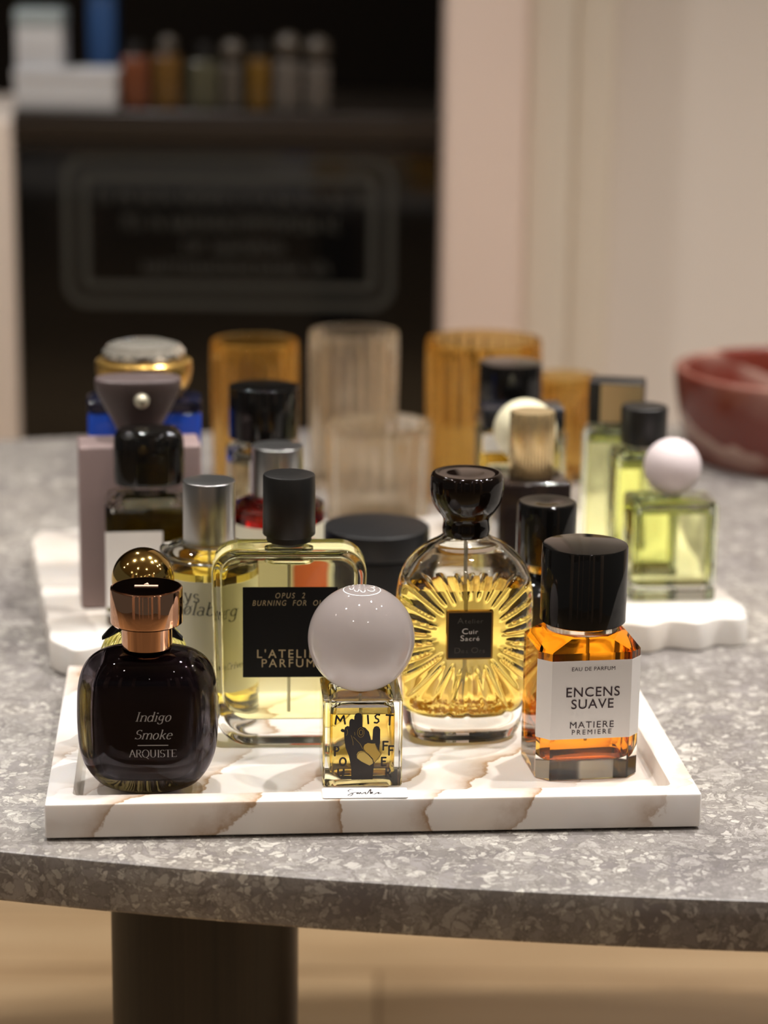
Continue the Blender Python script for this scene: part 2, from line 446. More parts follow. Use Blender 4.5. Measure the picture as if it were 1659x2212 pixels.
def serif_text(body, size, shear=0.0, thick=0.085, thin=0.030, stencil=False, track=0.0):
    parts, x = [], 0
    for ch in body:
        adv, st, sr = GL[ch]
        wf = lambda a, t: thin + (thick - thin) * abs(sin(a)) ** 1.3
        for s_ in st:
            pts = []
            for a, b in zip(s_[:-1], s_[1:]):
                pts += [(a[0] + (b[0] - a[0]) * k / 3, a[1] + (b[1] - a[1]) * k / 3) for k in range(3)]
            pts.append(s_[-1])
            if stencil and len(pts) > 6:
                k = len(pts) // 2
                parts.append(ribbon([(p[0] + x, p[1]) for p in pts[:k]], wf))
                parts.append(ribbon([(p[0] + x, p[1]) for p in pts[k + 1:]], wf))
            else:
                parts.append(ribbon([(p[0] + x, p[1]) for p in pts], wf))
        for s_ in sr:
            parts.append(ribbon([(p[0] + x, p[1]) for p in s_], lambda a, t: thin))
        x += adv + track
    V, F = merge2d(parts)
    w = x - track
    return [((p[0] - w / 2 + p[1] * shear) * size, p[1] * size) for p in V], F

def sheet(name, VF, mat, parent, x=0, z=0, y=0.0, bvh=None, off=0.00025, rot=0, thick=0.00006):
    """puts flat artwork on the front of a part (facing -y of its thing), following its surface when bvh is given"""
    V, F = VF
    out = []
    c, s_ = cos(radians(rot)), sin(radians(rot))
    for a, b in V:
        px, pz = x + a * c - b * s_, z + a * s_ + b * c
        yy = y
        if bvh:
            h = bvh.ray_cast(Vector((px, -0.3, pz)), Vector((0, 1, 0)))
            if h[0]: yy = h[0].y
        out.append((px, yy - off, pz))
    return MB().add(out, F).build(name, mat, parent, smooth=0)

def bvh_of(mb): return BVHTree.FromPolygons([Vector(v) for v in mb.v], mb.f)

def poly2d(pts):
    tri = tessellate_polygon([[Vector((p[0], p[1], 0)) for p in pts]])
    F = []
    for t in tri:
        a, b, c = (pts[i] for i in t)
        F.append(tuple(t) if (b[0] - a[0]) * (c[1] - a[1]) - (b[1] - a[1]) * (c[0] - a[0]) > 0 else tuple(reversed(t)))
    return list(pts), F

def bottle_glass(outer, cavity, level, parent, gmat, lmats, liq_name='perfume', body_name='glass_body', smooth=32, extra=None):
    """outer: closed rings; cavity: rings from its floor up; rings up to index level hold liquid"""
    b = MB().loft(outer)
    if level < len(cavity) - 1:
        b.loft(cavity[level:], bot=False, top=True, flip=True)
    body = b.build(body_name, gmat, parent, smooth)
    l = MB().loft(cavity[:level + 1], True, True, 0, mtop=1 if level < len(cavity) - 1 else 0)
    liq = l.build(liq_name, lmats, parent, smooth)
    return body, liq, b

def dip_tube(parent, z0, z1, r=0.0011, x=0, y=0):
    return MB().lathe([(r, z0), (r, z1)], 16, x, y).build('dip_tube', M_tube, parent)

# ================================================================== the room
M_floor = wood('oak_floor', (0.40, 0.26, 0.135), (0.56, 0.40, 0.23), (1.2, 16, 16), 0.4, True)
M_wall = prin('plaster_wall', (0.77, 0.70, 0.635), 0.7)
M_pillar = prin('pink_plaster', (0.85, 0.69, 0.60), 0.7)
M_trim = prin('cream_trim', (0.80, 0.72, 0.61), 0.6)
M_ceil = prin('ceiling_paint', (0.30, 0.28, 0.25), 0.8)
M_darkwall = prin('dark_brown_wall', (0.030, 0.022, 0.017), 0.6)

def struct(name, mb, mat, smooth=0):
    o = mb.build(name, mat, None, smooth)
    o['kind'] = 'structure'
    return o

struct('floor', MB().box(-5, 4, -5, 7.1, -0.80, -0.75), M_floor)
struct('ceiling', MB().box(-5, 4, -5, 7.1, CEIL, CEIL + 0.1), M_ceil)
struct('wall_back', MB().box(0.315, 4, 3.32, 3.47, -0.75, CEIL), M_wall)
struct('wall_far', MB().box(-5, 0.30, 7.0, 7.1, -0.75, CEIL), M_darkwall)
struct('wall_side', MB().box(0.315, 0.40, 3.471, 6.99, -0.75, CEIL), M_darkwall)
# stepped casing at the end of the wall
struct('trim_1', MB().box(0.077, 0.188, 3.20, 3.47, -0.75, CEIL, 0.006), M_pillar, 30)
struct('trim_2', MB().box(0.189, 0.255, 3.235, 3.47, -0.75, CEIL, 0.010), M_trim, 30)
struct('trim_3', MB().box(0.256, 0.314, 3.265, 3.47, -0.75, CEIL, 0.012), M_trim, 30)

for i, (x, w_, y) in enumerate(((-2.3, 0.5, -1.8), (-1.25, 0.16, -2.6), (-0.55, 0.10, -3.0), (0.75, 0.14, -3.0), (1.35, 0.30, -2.2), (2.6, 0.5, -1.4))):  # unseen columns behind the camera, added to streak the glossy reflections
    struct('trim_%d' % (i + 4), MB().box(x - w_ / 2, x + w_ / 2, y - 0.15, y + 0.15, -0.75, CEIL, 0.01), M_pillar, 30)

M_lamp = bpy.data.materials.new('lamp_glow'); M_lamp.use_nodes = True
_nt = M_lamp.node_tree; _nt.nodes.clear()
_e = _nt.nodes.new('ShaderNodeEmission'); _o = _nt.nodes.new('ShaderNodeOutputMaterial')
_e.inputs[0].default_value = (1, 0.92, 0.82, 1); _e.inputs[1].default_value = 220
_nt.links.new(_e.outputs[0], _o.inputs[0])
dl0 = None
for i, (x, y, k) in enumerate(SPOTS):
    if dl0 is None:
        dl0 = thing('ceiling_downlight', 'round recessed downlight shining from the ceiling', 'ceiling light', (x, y, CEIL), 0, 'ceiling downlights')
        MB().lathe([(0.032, -0.003), (0.045, -0.004), (0.046, 0.0), (0.032, 0.0)], 32, bot=False, top=False).build('trim_ring', M_black_matte, dl0)
        MB().lathe([(0.0315, -0.0025), (0.0315, -0.0005)], 32).build('lens', M_lamp, dl0, 0)
    else:
        d = dl0.copy(); COL.objects.link(d); d.location = (x, y, CEIL)
        for ch in list(dl0.children):
            c = ch.copy(); COL.objects.link(c); c.parent = d

# ------------------------------------------------------------------ shop counter behind, with black glass front and lettering
ctr = thing('shop_counter', 'dark shop counter with black glass front and pale framed lettering', 'counter', (0, 3.4, -0.75))
M_ctop = prin('counter_top_dark', (0.030, 0.023, 0.018), 0.3)
M_cblack = prin('counter_black_glass', (0.004, 0.004, 0.004), 0.06, spec=0.5)
M_cend = prin('counter_end_panel', (0.85, 0.74, 0.65), 0.6)
M_cfoot = prin('counter_brown', (0.026, 0.020, 0.016), 0.5)
MB().box(-0.548, 0.30, 0.0, 0.55, 0.96, 1.0, 0.004).build('counter_top', M_ctop, ctr)
MB().box(-0.547, 0.30, 0.014, 0.05, 0.06, 0.955).build('front_panel', M_cblack, ctr, 0)
MB().box(-0.547, 0.30, 0.008, 0.013, 0.942, 0.955).build('front_rail', M_cfoot, ctr, 0)
MB().box(-0.74, -0.549, 0.0, 0.56, 0.0, 0.985, 0.005).build('end_panel', M_cend, ctr)
M_decal = prin('frosted_lettering', (0.050, 0.052, 0.046), 0.5)
def frame2d(x0, x1, z0, z1, r, w):
    o = [(p[0], p[1]) for p in rrect((x1 - x0) / 2, (z1 - z0) / 2, r, 0, 48, (x0 + x1) / 2, (z0 + z1) / 2)]
    i = [(p[0], p[1]) for p in rrect((x1 - x0) / 2 - w, (z1 - z0) / 2 - w, max(r - w, 0.002), 0, 48, (x0 + x1) / 2, (z0 + z1) / 2)]
    n = len(o)
    return o + i, [(k, (k + 1) % n, n + (k + 1) % n, n + k) for k in range(n)]
parts = [frame2d(-0.478, 0.010, 0.712, 0.936, 0.035, 0.011), frame2d(-0.452, -0.016, 0.738, 0.910, 0.012, 0.011)]
# rows of small lettering, too soft in the photo to be read
rl = random.Random(3)
for zc, xa, xb, h in ((0.876, -0.425, -0.03, 0.018), (0.838, -0.40, -0.06, 0.020), (0.803, -0.30, -0.155, 0.017), (0.772, -0.36, -0.09, 0.018)):
    x = xa
    while x < xb:
        w = rl.uniform(0.006, 0.010)
        if rl.random() < 0.86:
            wd = 0.0026
            parts.append(ribbon([(x, zc - h / 2), (x, zc + h / 2)], lambda a, t: wd))
            k = rl.randrange(4)
            if k < 2: parts.append(ribbon(arc(x + w * 0.3, zc + (k * 2 - 1) * h * 0.2, w * 0.45, h * 0.3, 150, -150, 8), lambda a, t: wd))
            elif k == 2: parts.append(ribbon([(x, zc - h / 2), (x + w * 0.7, zc - h / 2)], lambda a, t: wd)); parts.append(ribbon([(x, zc + h / 2), (x + w * 0.7, zc + h / 2)], lambda a, t: wd))
            else: parts.append(ribbon([(x, zc + h / 2), (x + w * 0.7, zc - h / 2)], lambda a, t: wd))
        x += w + 0.002
sheet('lettering', merge2d(parts), M_decal, ctr, y=0.014, off=0.0008)

def simple_bottle(name, label, loc, hx, hy, h, glassmat, capmat, cap_r, cap_h, rz=0, round_=False, liq=None, group=None):
    t = thing(name, label, 'bottle', loc, rz, group)
    if round_:
        MB().lathe([(hx * 0.9, 0), (hx, 0.004), (hx, h - 0.01), (hx * 0.85, h - 0.002), (cap_r * 0.7, h)], 32).build('glass_body', glassmat, t)
    else:
        MB().box(-hx, hx, -hy, hy, 0, h, 0.004).build('glass_body', glassmat, t)
    if cap_h == 0:
        MB().lathe([(cap_r * sin(radians(a)), h + cap_r - cap_r * cos(radians(a))) for a in range(6, 181, 12)], 32).build('ball_cap', capmat, t, 60)
    else:
        MB().lathe(cyl_prof(cap_r, h, h + cap_h, 0.002), 32).build('cap', capmat, t)
    return t

M_paleblue = prin('pale_blue_card', (0.38, 0.45, 0.47), 0.5)
M_greycard = prin('pale_grey_card', (0.62, 0.63, 0.65), 0.5)
M_navy = prin('navy_card', (0.02, 0.07, 0.20), 0.4)
CZ = 0.2505
def carton(name, label, x0, x1, y0, y1, z0, z1, mat, lidmat=None):
    t = thing(name, label, 'box', ((x0 + x1) / 2, (y0 + y1) / 2, z0))
    hx, hy, h = (x1 - x0) / 2, (y1 - y0) / 2, z1 - z0
    MB().box(-hx, hx, -hy, hy, 0, h * 0.7, 0.002).build('box_base', mat, t)
    MB().box(-hx - 0.001, hx + 0.001, -hy - 0.001, hy + 0.001, h * 0.7 + 0.0004, h, 0.002).build('lid', lidmat or mat, t)
    return t
carton('gift_carton', 'low pale grey carton on the dark counter behind', -0.546, -0.398, 3.415, 3.52, CZ, 0.307, M_greycard)
carton('gift_carton', 'pale blue grey box stacked on the low pale carton', -0.545, -0.478, 3.43, 3.50, 0.3078, 0.392, M_greycard, M_paleblue)
carton('gift_carton', 'tall navy blue box standing behind the low pale carton', -0.455, -0.415, 3.56, 3.62, CZ, 0.47, M_navy)
M_bk = [prin('counter_bottle_orange', (0.160, 0.049, 0.019), 0.25), prin('counter_bottle_amber', (0.129, 0.065, 0.013), 0.25), prin('counter_bottle_green', (0.076, 0.072, 0.042), 0.25),
        prin('counter_bottle_grey', (0.084, 0.072, 0.057), 0.25), prin('counter_bottle_gold', (0.137, 0.072, 0.008), 0.25), prin('counter_bottle_white', (0.114, 0.099, 0.084), 0.25)]
for px, hx, h, mi, cr, chh, lb in ((-0.373, 0.020, 0.075, 0, 0.012, 0.02, 'orange red perfume bottle beside the pale carton on the back counter'),
                                   (-0.326, 0.019, 0.078, 1, 0.014, 0.0, 'amber bottle with round cap on the back counter'),
                                   (-0.272, 0.022, 0.070, 2, 0.012, 0.025, 'dull green bottle on the back counter beside the amber one'),
                                   (-0.231, 0.014, 0.066, 3, 0.018, 0.0, 'slim grey bottle with ball cap on the back counter'),
                                   (-0.192, 0.016, 0.074, 4, 0.012, 0.024, 'golden brown bottle in the middle of the back counter'),
                                   (-0.150, 0.019, 0.072, 5, 0.020, 0.0, 'off white bottle with pale ball cap on the back counter'),
                                   (-0.106, 0.018, 0.068, 5, 0.020, 0.0, 'last off white bottle on the right end of the back counter')):
    simple_bottle('perfume_bottle', lb, (px, 3.46, CZ), hx, 0.016, h, M_bk[mi], M_bk[3] if chh == 0 else M_black_satin, cr, chh)

# a small dim spot over the counter
_l = bpy.data.lights.new('counter_lamp', 'SPOT'); _l.energy = 4.0; _l.spot_size = radians(34); _l.spot_blend = 0.9; _l.color = (0.95, 0.97, 1.0); _l.shadow_soft_size = 0.03
_lo = bpy.data.objects.new('counter_lamp', _l); COL.objects.link(_lo); _lo.location = (-0.62, 3.2, 1.6)
_lo.rotation_euler = (Vector((-0.50, 3.47, 0.27)) - Vector(_lo.location)).to_track_quat('-Z', 'Y').to_euler()

# ------------------------------------------------------------------ the stone table
M_stone = breccia('grey_breccia')
M_leg = wood('dark_oak', (0.004, 0.0024, 0.0014), (0.024, 0.016, 0.0095), (90, 90, 2.0), 0.42)
tbl = thing('display_table', 'oval grey stone table on a dark wooden leg', 'table', (0, 0, -0.75))
def table_ring(ins, z, n=200):
    out = []
    for i in range(n):
        a = 2 * pi * i / n
        c, s_ = cos(a), sin(a)
        if s_ < 0: x, y = 0.32 + 1.30 * c, 1.815 + 0.66 * s_
        else: x, y = (0.5 + (1.12 if c > 0 else 1.48) * c), 1.815 + 0.60 * s_
        dx, dy = x - 0.4, y - 1.815
        l = sqrt(dx * dx + dy * dy)
        out.append((x - dx / l * ins, y - dy / l * ins, z + 0.75))
    return out
MB().loft([table_ring(0.02, -0.0305), table_ring(0.0012, -0.0300), table_ring(0.0, -0.0285), table_ring(0.0, -0.0012), table_ring(0.0004, -0.0004), table_ring(0.0012, 0.0)]).build('table_top', M_stone, tbl, 30)
MB().loft([rrect(0.0592, 0.060, 0.044, z, 64, -0.1118, 1.392) for z in (0.0, 0.7192)]).build('leg', M_leg, tbl, 40)

# ------------------------------------------------------------------ front marble tray
M_marble = marble('veined_marble', (0.86, 0.825, 0.80), (0.40, 0.255, 0.145), 16.0, 0.31, (1, -0.62, -0.8))
TR = radians(4.77)
TX, TY, TW, TD, TH, TF = -0.1897, 1.2287, 0.3771, 0.2587, 0.0218, 0.010
tray = thing('marble_tray', 'rectangular white marble tray with brown veins at the front of table', 'tray', (TX, TY, 0.0), 4.77)
def tray_ring(ins, z, r, n=64): return [(p[0], p[1], z) for p in rrect(TW / 2 - ins, TD / 2 - ins, r, z, n, TW / 2, TD / 2)]
rw = 0.0152
MB().loft([tray_ring(0.0006, 0.0016, 0.0012), tray_ring(0.0, 0.0022, 0.0015), tray_ring(0.0, TH - 0.0012, 0.0015), tray_ring(0.0004, TH - 0.0003, 0.0013), tray_ring(0.0012, TH, 0.001),
           tray_ring(rw - 0.001, TH, 0.005), tray_ring(rw - 0.0002, TH - 0.0004, 0.0047), tray_ring(rw, TH - 0.0012, 0.0045),
           tray_ring(rw + 0.0008, TF + 0.003, 0.0042), tray_ring(rw + 0.002, TF + 0.0008, 0.0035), tray_ring(rw + 0.004, TF, 0.003)]).build('tray_body', M_marble, tray, 30)
MB().box(0.006, TW - 0.006, 0.004, TD - 0.006, 0.0, 0.0016).build('felt_pad', prin('dark_felt', (0.02, 0.018, 0.02), 0.9), tray, 0)

# ------------------------------------------------------------------ scalloped marble tray behind
M_marble2 = marble('pale_marble', (0.84, 0.81, 0.77), (0.30, 0.25, 0.23), 6.0, 1.7, (1, 0.6, -0.3), 0.55)
tray2 = thing('scalloped_tray', 'white marble tray with wavy scalloped edge behind the front tray', 'tray', (0.0236, 1.5695, 0.0), 11.3)
def scallop_ring(ins, z, n=400):
    hw, D, r = 0.255, 0.335, 0.03
    base = rrect(hw, D / 2, r, 0, 4 * 100, 0, D / 2)
    # resample evenly, then add the waves along the normal
    L_ = [0]
    for a, b in zip(base, base[1:] + base[:1]): L_.append(L_[-1] + sqrt((a[0] - b[0]) ** 2 + (a[1] - b[1]) ** 2))
    tot = L_[-1]; out = []; j = 0
    for i in range(n):
        s_ = tot * i / n
        while L_[j + 1] < s_: j += 1
        a, b = base[j], base[(j + 1) % len(base)]
        f = (s_ - L_[j]) / max(L_[j + 1] - L_[j], 1e-9)
        out.append((a[0] + (b[0] - a[0]) * f, a[1] + (b[1] - a[1]) * f, s_))
    res = []
    k = round(tot / 0.037)
    for i, (x, y, s_) in enumerate(out):
        p0, p1 = out[i - 1], out[(i + 1) % n]
        tx, ty = p1[0] - p0[0], p1[1] - p0[1]
        l = sqrt(tx * tx + ty * ty) or 1
        w = (0.0046 if abs(tx) > abs(ty) else 0.0006) * cos(2 * pi * k * s_ / tot + 0.6) - ins
        res.append((x + ty / l * w, y - tx / l * w, z))
    return res
MB().loft([scallop_ring(0.002, 0.0), scallop_ring(0.0, 0.0015), scallop_ring(0.0, 0.0195), scallop_ring(0.0008, 0.0214), scallop_ring(0.0025, 0.022)]).build('tray_body', M_marble2, tray2, 40)
T2 = 0.0222
T1 = 0.0102

# ================================================================== bottles on the front tray
# ---- dark violet round bottle
t = thing('perfume_bottle', 'rounded dark violet bottle with rose gold collar cap, front left of tray', 'bottle', (-0.1370, 1.2900, T1), 2)
prof = smooth_prof([(0.0, 0.0170), (0.0012, 0.0205), (0.005, 0.0282), (0.0117, 0.0340), (0.0193, 0.0380), (0.0278, 0.0402), (0.0396, 0.0411), (0.0520, 0.0411), (0.0640, 0.0404),
                    (0.0725, 0.0383), (0.0785, 0.0345), (0.0830, 0.0285), (0.0855, 0.0215), (0.0868, 0.0150), (0.0885, 0.0120)], 4)
def arq(h, z, k=0.0):
    hy = min(h * 0.66, 0.0255) if h > 0.02 else h * (0.66 + 0.34 * (0.02 - h) / 0.02)
    return superell(h - k, hy - k, 2.0 + 0.75 * min(1, max(0, (h - 0.014) / 0.02)), z, 128)
M_violet = glass('violet_glass', (0.60, 0.56, 0.60), 1.5)
M_vliq = prin('dark_violet_perfume', (0.014, 0.008, 0.011), 0.03, spec=0.25)
ob = MB().loft([arq(h, z) for z, h in prof])
body = ob.build('glass_body', M_violet, t, 40)
ip = smooth_prof([(0.0115, 0.018), (0.013, 0.0230), (0.018, 0.0270), (0.026, 0.0288), (0.045, 0.0294), (0.058, 0.0290), (0.0680, 0.0275), (0.0750, 0.0240), (0.0800, 0.022), (0.0822, 0.012)], 4)
MB().loft([superell(h, min(h * 0.62, 0.0200), 3.6, z, 96) for z, h in ip]).build('perfume', M_vliq, t, 40)
bv = bvh_of(ob)
lt = [serif_text('Indigo', 0.0080, 0.30, 0.080, 0.026), serif_text('Smoke', 0.0080, 0.30, 0.080, 0.026), ribbon([(-0.0088, 0), (0.0088, 0)], lambda a, q: 0.0005), serif_text('ARQUISTE', 0.0064, 0, 0.085, 0.018, True, -0.05)]
for (V, F), zz, nm in zip(lt, (0.0498, 0.0390, 0.0352, 0.0280), ('lettering', 'lettering', 'printed_line', 'lettering')):
    sheet(nm, (V, F), M_grey_ink, t, 0.0045, zz, 0, bv, 0.0003)
cap = MB().lathe([(0.0147, 0.0876), (0.0147, 0.1010), (0.0150, 0.1014)], 96).build('collar', M_rose, t)
cap = MB().lathe([(0.0150, 0.10145), (0.0200, 0.10150), (0.0209, 0.1024), (0.0210, 0.1032), (0.0210, 0.1224), (0.0207, 0.1230), (0.0200, 0.1233), (0.0196, 0.1231)], 96).build('cap', M_rose, t)
M_copper_reflect = prin('copper_dark_reflection', (0.20, 0.105, 0.075), 0.12, 1.0)  # copper darkened to carry the reflection of the dark ceiling
MB().lathe([(0.0194, 0.1231), (0.0194, 0.1234)], 96).build('cap_disc', M_copper_reflect, t, 0)
e = MB().box(-0.0068, 0.0068, -0.0016, 0.0012, 0.12345, 0.1239)
e.add([(-0.0016, 0.0026, 0.1239), (0.0014, 0.0026, 0.1239), (0.0003, 0.0062, 0.1239), (-0.0016, 0.0026, 0.12345), (0.0014, 0.0026, 0.12345), (0.0003, 0.0062, 0.12345)],
      [(0, 1, 2), (0, 3, 4, 1), (1, 4, 5, 2), (2, 5, 3, 0)])
e.build('cap_emblem', prin('bright_copper', (0.92, 0.62, 0.46), 0.4, 0.2), t, 0)

# ---- gold ball bottle with ribbed glass
t = thing('perfume_bottle', 'ribbed round glass bottle with shiny gold ball cap behind the violet bottle', 'bottle', (-0.1452, 1.3490, T1))
def flute(r, z, n=216, k=36, d=0.00075):
    return [((r + d * min(1, r / 0.02) * (abs(sin(k * pi * i / n)) - 0.5)) * cos(2 * pi * i / n), (r + d * min(1, r / 0.02) * (abs(sin(k * pi * i / n)) - 0.5)) * sin(2 * pi * i / n), z) for i in range(n)]
pp = smooth_prof([(0, 0.0165), (0.002, 0.0195), (0.012, 0.0240), (0.030, 0.0275), (0.050, 0.0283), (0.066, 0.0262), (0.077, 0.0212), (0.083, 0.0145), (0.086, 0.0100), (0.092, 0.0095)], 4)
ci = smooth_prof([(0.006, 0.0150), (0.012, 0.0205), (0.030, 0.0243), (0.050, 0.0250), (0.064, 0.0232), (0.073, 0.0190), (0.079, 0.012), (0.081, 0.006)], 3)
bottle_glass([flute(r, z) for z, r in pp], [circ(r, z, 72) for z, r in ci], 17, t, M_clear, liquid('pale_lime_perfume', (0.93, 0.91, 0.60)))
gp = [(0.0190 * sin(radians(a)), 0.1115 - 0.0190 * cos(radians(a))) for a in range(24, 180, 4)] + [(0.0004, 0.1305)]
MB().lathe([(0.0082, 0.0900)] + gp, 96).build('ball_cap', M_gold, t, 60)
rb = MB()
M_ribbon = prin('black_velvet', (0.008, 0.007, 0.008), 0.85)
for sgn in (-1, 1):
    rows = []
    for i in range(15):
        u = i / 14
        wv = 0.0058 * (0.45 + 0.75 * sin(pi * min(1, u * 0.9 + 0.1)))
        cx = sgn * (0.006 + 0.0185 * u); cz = 0.0868 - 0.011 * u ** 1.6; cyy = -0.0118 + 0.004 * u
        rows.append([(cx, cyy - 0.0006 + 0.0008 * sin(v * 6 + u * 7), cz + wv * (v - 0.5)) for v in (0, 0.25, 0.5, 0.75, 1)] + [(cx, cyy + 0.0012 + 0.0008 * sin(v * 6 + u * 7), cz + wv * (v - 0.5)) for v in (1, 0.75, 0.5, 0.25, 0)])
    rb.loft(rows if sgn > 0 else rows, flip=sgn < 0)
rb.loft([[(0.0102 * cos(a) + 0.0016 * cos(b) * cos(a), 0.0102 * sin(a) + 0.0016 * cos(b) * sin(a), 0.0875 + 0.0022 * sin(b)) for b in [2 * pi * j / 10 for j in range(10)]] for a in [2 * pi * i / 40 for i in range(41)]], False, False)
rb.build('ribbon_bow', M_ribbon, t, 50)

# ---- clear rounded rectangular bottle with black label
t = thing('perfume_bottle', 'clear rounded rectangular bottle with large black front label and black cap', 'bottle', (-0.0582, 1.3775, T1), 3.4)
HX, HY = 0.0475, 0.0152
def lat(hx0, hx1, z0, z1, r0, r1, c, n=96):
    """rounded outline seen from the front: hx0 / r0 at the foot, hx1 / r1 at the top"""
    out = []
    q = n // 4
    for k, (sx, top) in enumerate(((1, 1), (-1, 1), (-1, 0), (1, 0))):
        r = r1 if top else r0; hx = hx1 if top else hx0; zc = z1 - r if top else z0 + r
        for i in range(q):
            a = pi / 2 * (k + i / (q - 1))
            out.append((sx * (hx - r) + r * cos(a), zc + r * sin(a), c))
    return out
stand = lambda p: (p[0], -p[2], p[1])
R = []
for a in range(0, 91, 15):
    d = 0.0045 * (1 - sin(radians(a))); R.append(lat(HX - 0.002 - d, HX - d, d, 0.1270 - d, 0.022, 0.0165, -HY + 0.0045 * (1 - cos(radians(a))) ))
for a in range(90, -1, -15):
    d = 0.0045 * (1 - sin(radians(a))); R.append(lat(HX - 0.002 - d, HX - d, d, 0.1270 - d, 0.022, 0.0165, HY - 0.0045 * (1 - cos(radians(a)))))
ob = MB().loft(R).map(stand)
CI = []
for a in range(0, 91, 18):
    d = 0.004 * (1 - sin(radians(a))); CI.append(lat(HX - 0.0065 - d, HX - 0.0055 - d, 0.0165 + d, 0.1205 - d, 0.017, 0.012, -0.0098 + 0.004 * (1 - cos(radians(a)))))
for a in range(90, -1, -18):
    d = 0.004 * (1 - sin(radians(a))); CI.append(lat(HX - 0.0065 - d, HX - 0.0055 - d, 0.0165 + d, 0.1205 - d, 0.017, 0.012, 0.0098 - 0.004 * (1 - cos(radians(a)))))
ob.lathe([(0.0100, 0.1266), (0.0100, 0.1296)], 48, mi=0)
ob.build('glass_body', M_clear, t, 40)
MB().loft(CI).map(stand).build('perfume', glass('straw_perfume_in_glass', (0.965, 0.945, 0.72), 1.36 / 1.5), t, 40)
ab = MB().loft([rrect(0.0150 * k, 0.0070 * k, 0.0069 * k, z, 48) for z, k in ((0.1155, 0.7), (0.1160, 0.9), (0.1170, 1.0), (0.1190, 1.0), (0.1198, 0.92), (0.1202, 0.75))])
ab.build('air_bubble', glass('air_in_perfume', (1, 1, 1), 1 / 1.36), t, 40)
dip_tube(t, 0.020, 0.1150, 0.0010)
lb = MB().loft([rrect(0.0290, 0.0288, 0.0004, c, 16) for c in (HY + 0.00008, HY + 0.0007)]).map(lambda p: (p[0] + 0.0006, -p[2], p[1] + 0.0748)).build('label', prin('black_label', (0.004, 0.0038, 0.0036), 0.5, spec=0.2), t, 20)
fy = -HY - 0.0007
sheet('lettering', font_text('OPUS  2', 0.0050, 0.22, 1.35, 0.80), M_gold_ink, lb, 0.0003, 0.0967, fy)
sheet('lettering', font_text('BURNING  FOR  OUD', 0.0050, 0.22, 1.26, 0.80), M_gold_ink, lb, 0.0008, 0.0920, fy)
sheet('lettering', font_text("L'ATELIER", 0.0076, 0.0, 1.32, 0.98, 0.008), M_gold_ink, lb, 0.0006, 0.0586, fy)
sheet('lettering', font_text('PARFUM', 0.0076, 0.0, 1.30, 0.98), M_gold_ink, lb, -0.0006, 0.0526, fy)
MB().lathe([(0.0135, 0.1292), (0.0139, 0.1296), (0.0139, 0.1330), (0.0142, 0.1333)], 64).build('cap_neck', M_black_satin, t)
MB().lathe([(0.0150, 0.1332), (0.0159, 0.1334), (0.0162, 0.1340), (0.0160, 0.1700), (0.0155, 0.1709), (0.0150, 0.1711)], 72).build('cap', M_black_satin, t)

# ---- glass cube with pale ball cap
t = thing('perfume_bottle', 'small square glass bottle with pale pink ball cap and black hand print', 'bottle', (-0.0125, 1.3195, T1), 4.2)
A = 0.0236
H0 = 0.0530
ob = MB().box(-A, A, -A, A, 0, H0, 0.0008)
bottle_glass([[p for p in r] for r in [rrect(A - d, A - d, 0.0016, z, 32) for z, d in ((0, 0.0006), (0.0006, 0.0), (H0 - 0.0006, 0.0), (H0, 0.0006))]],
             [rrect(A - 0.0045 - d, A - 0.0045 - d, 0.0045, z, 48) for z, d in ((0.0050, 0.003), (0.0056, 0.0012), (0.0075, 0.0), (0.0440, 0.0), (0.0480, 0.0005), (0.0496, 0.003))],
             3, t, M_clear, liquid('amber_yellow_perfume', (0.95, 0.82, 0.42)))
MB().lathe([(0.0052, H0), (0.0052, H0 + 0.0025)], 32).build('spray_neck', M_tube, t)
dip_tube(t, 0.008, 0.046, 0.0010)
BR, BZ = 0.0319, 0.0848
M_ball = bpy.data.materials.new('pale_pink_opal'); M_ball.use_nodes = True
_nt = M_ball.node_tree; _nt.nodes.clear()
_d = N(_nt, 'ShaderNodeBsdfDiffuse', Color=(0.86, 0.755, 0.735, 1)); _tr = N(_nt, 'ShaderNodeBsdfTranslucent', Color=(0.98, 0.92, 0.90, 1))
_g = N(_nt, 'ShaderNodeBsdfGlossy', Roughness=0.03); _fr = N(_nt, 'ShaderNodeFresnel', IOR=1.5)
_m1 = N(_nt, 'ShaderNodeMixShader'); _m1.inputs[0].default_value = 0.74; L(_nt, _d.outputs[0], _m1.inputs[1]); L(_nt, _tr.outputs[0], _m1.inputs[2])
_m2 = N(_nt, 'ShaderNodeMixShader'); L(_nt, _fr.outputs[0], _m2.inputs[0]); L(_nt, _m1.outputs[0], _m2.inputs[1]); L(_nt, _g.outputs[0], _m2.inputs[2])
_o = N(_nt, 'ShaderNodeOutputMaterial'); L(_nt, _m2.outputs[0], _o.inputs[0])
ball = MB().lathe([(BR * sin(radians(a)), BZ - BR * cos(radians(a))) for a in range(12, 180, 3)] + [(0.0002, BZ + BR)], 128).build('ball_cap', M_ball, t, 60)
def on_ball(VF, name, tilt=-2.0):
    V, F = VF
    out = []
    for x, y in V:
        r = sqrt(x * x + y * y); k = (BR + 0.00012)
        th = r / BR
        p = Vector((k * sin(th) * (x / r if r else 0), k * sin(th) * (y / r if r else 0), k * cos(th)))
        p = Matrix.Rotation(radians(-tilt), 3, 'X') @ p
        out.append((p.x, p.y, p.z + BZ))
    return MB().add(out, F).build(name, M_white_ink, ball, 0)
wl = lambda a, q: 0.0006
em = [ribbon(arc(0, 0, 0.0112, 0.0112, 0, 360, 60), wl)]
def loop(x, w, y0, y1): return [(x - w, y1)] + [(x - w, y0 + 0.002)] + arc(x, y0 + 0.002, w, 0.002, 180, 360, 8) + [(x + w, y1)]
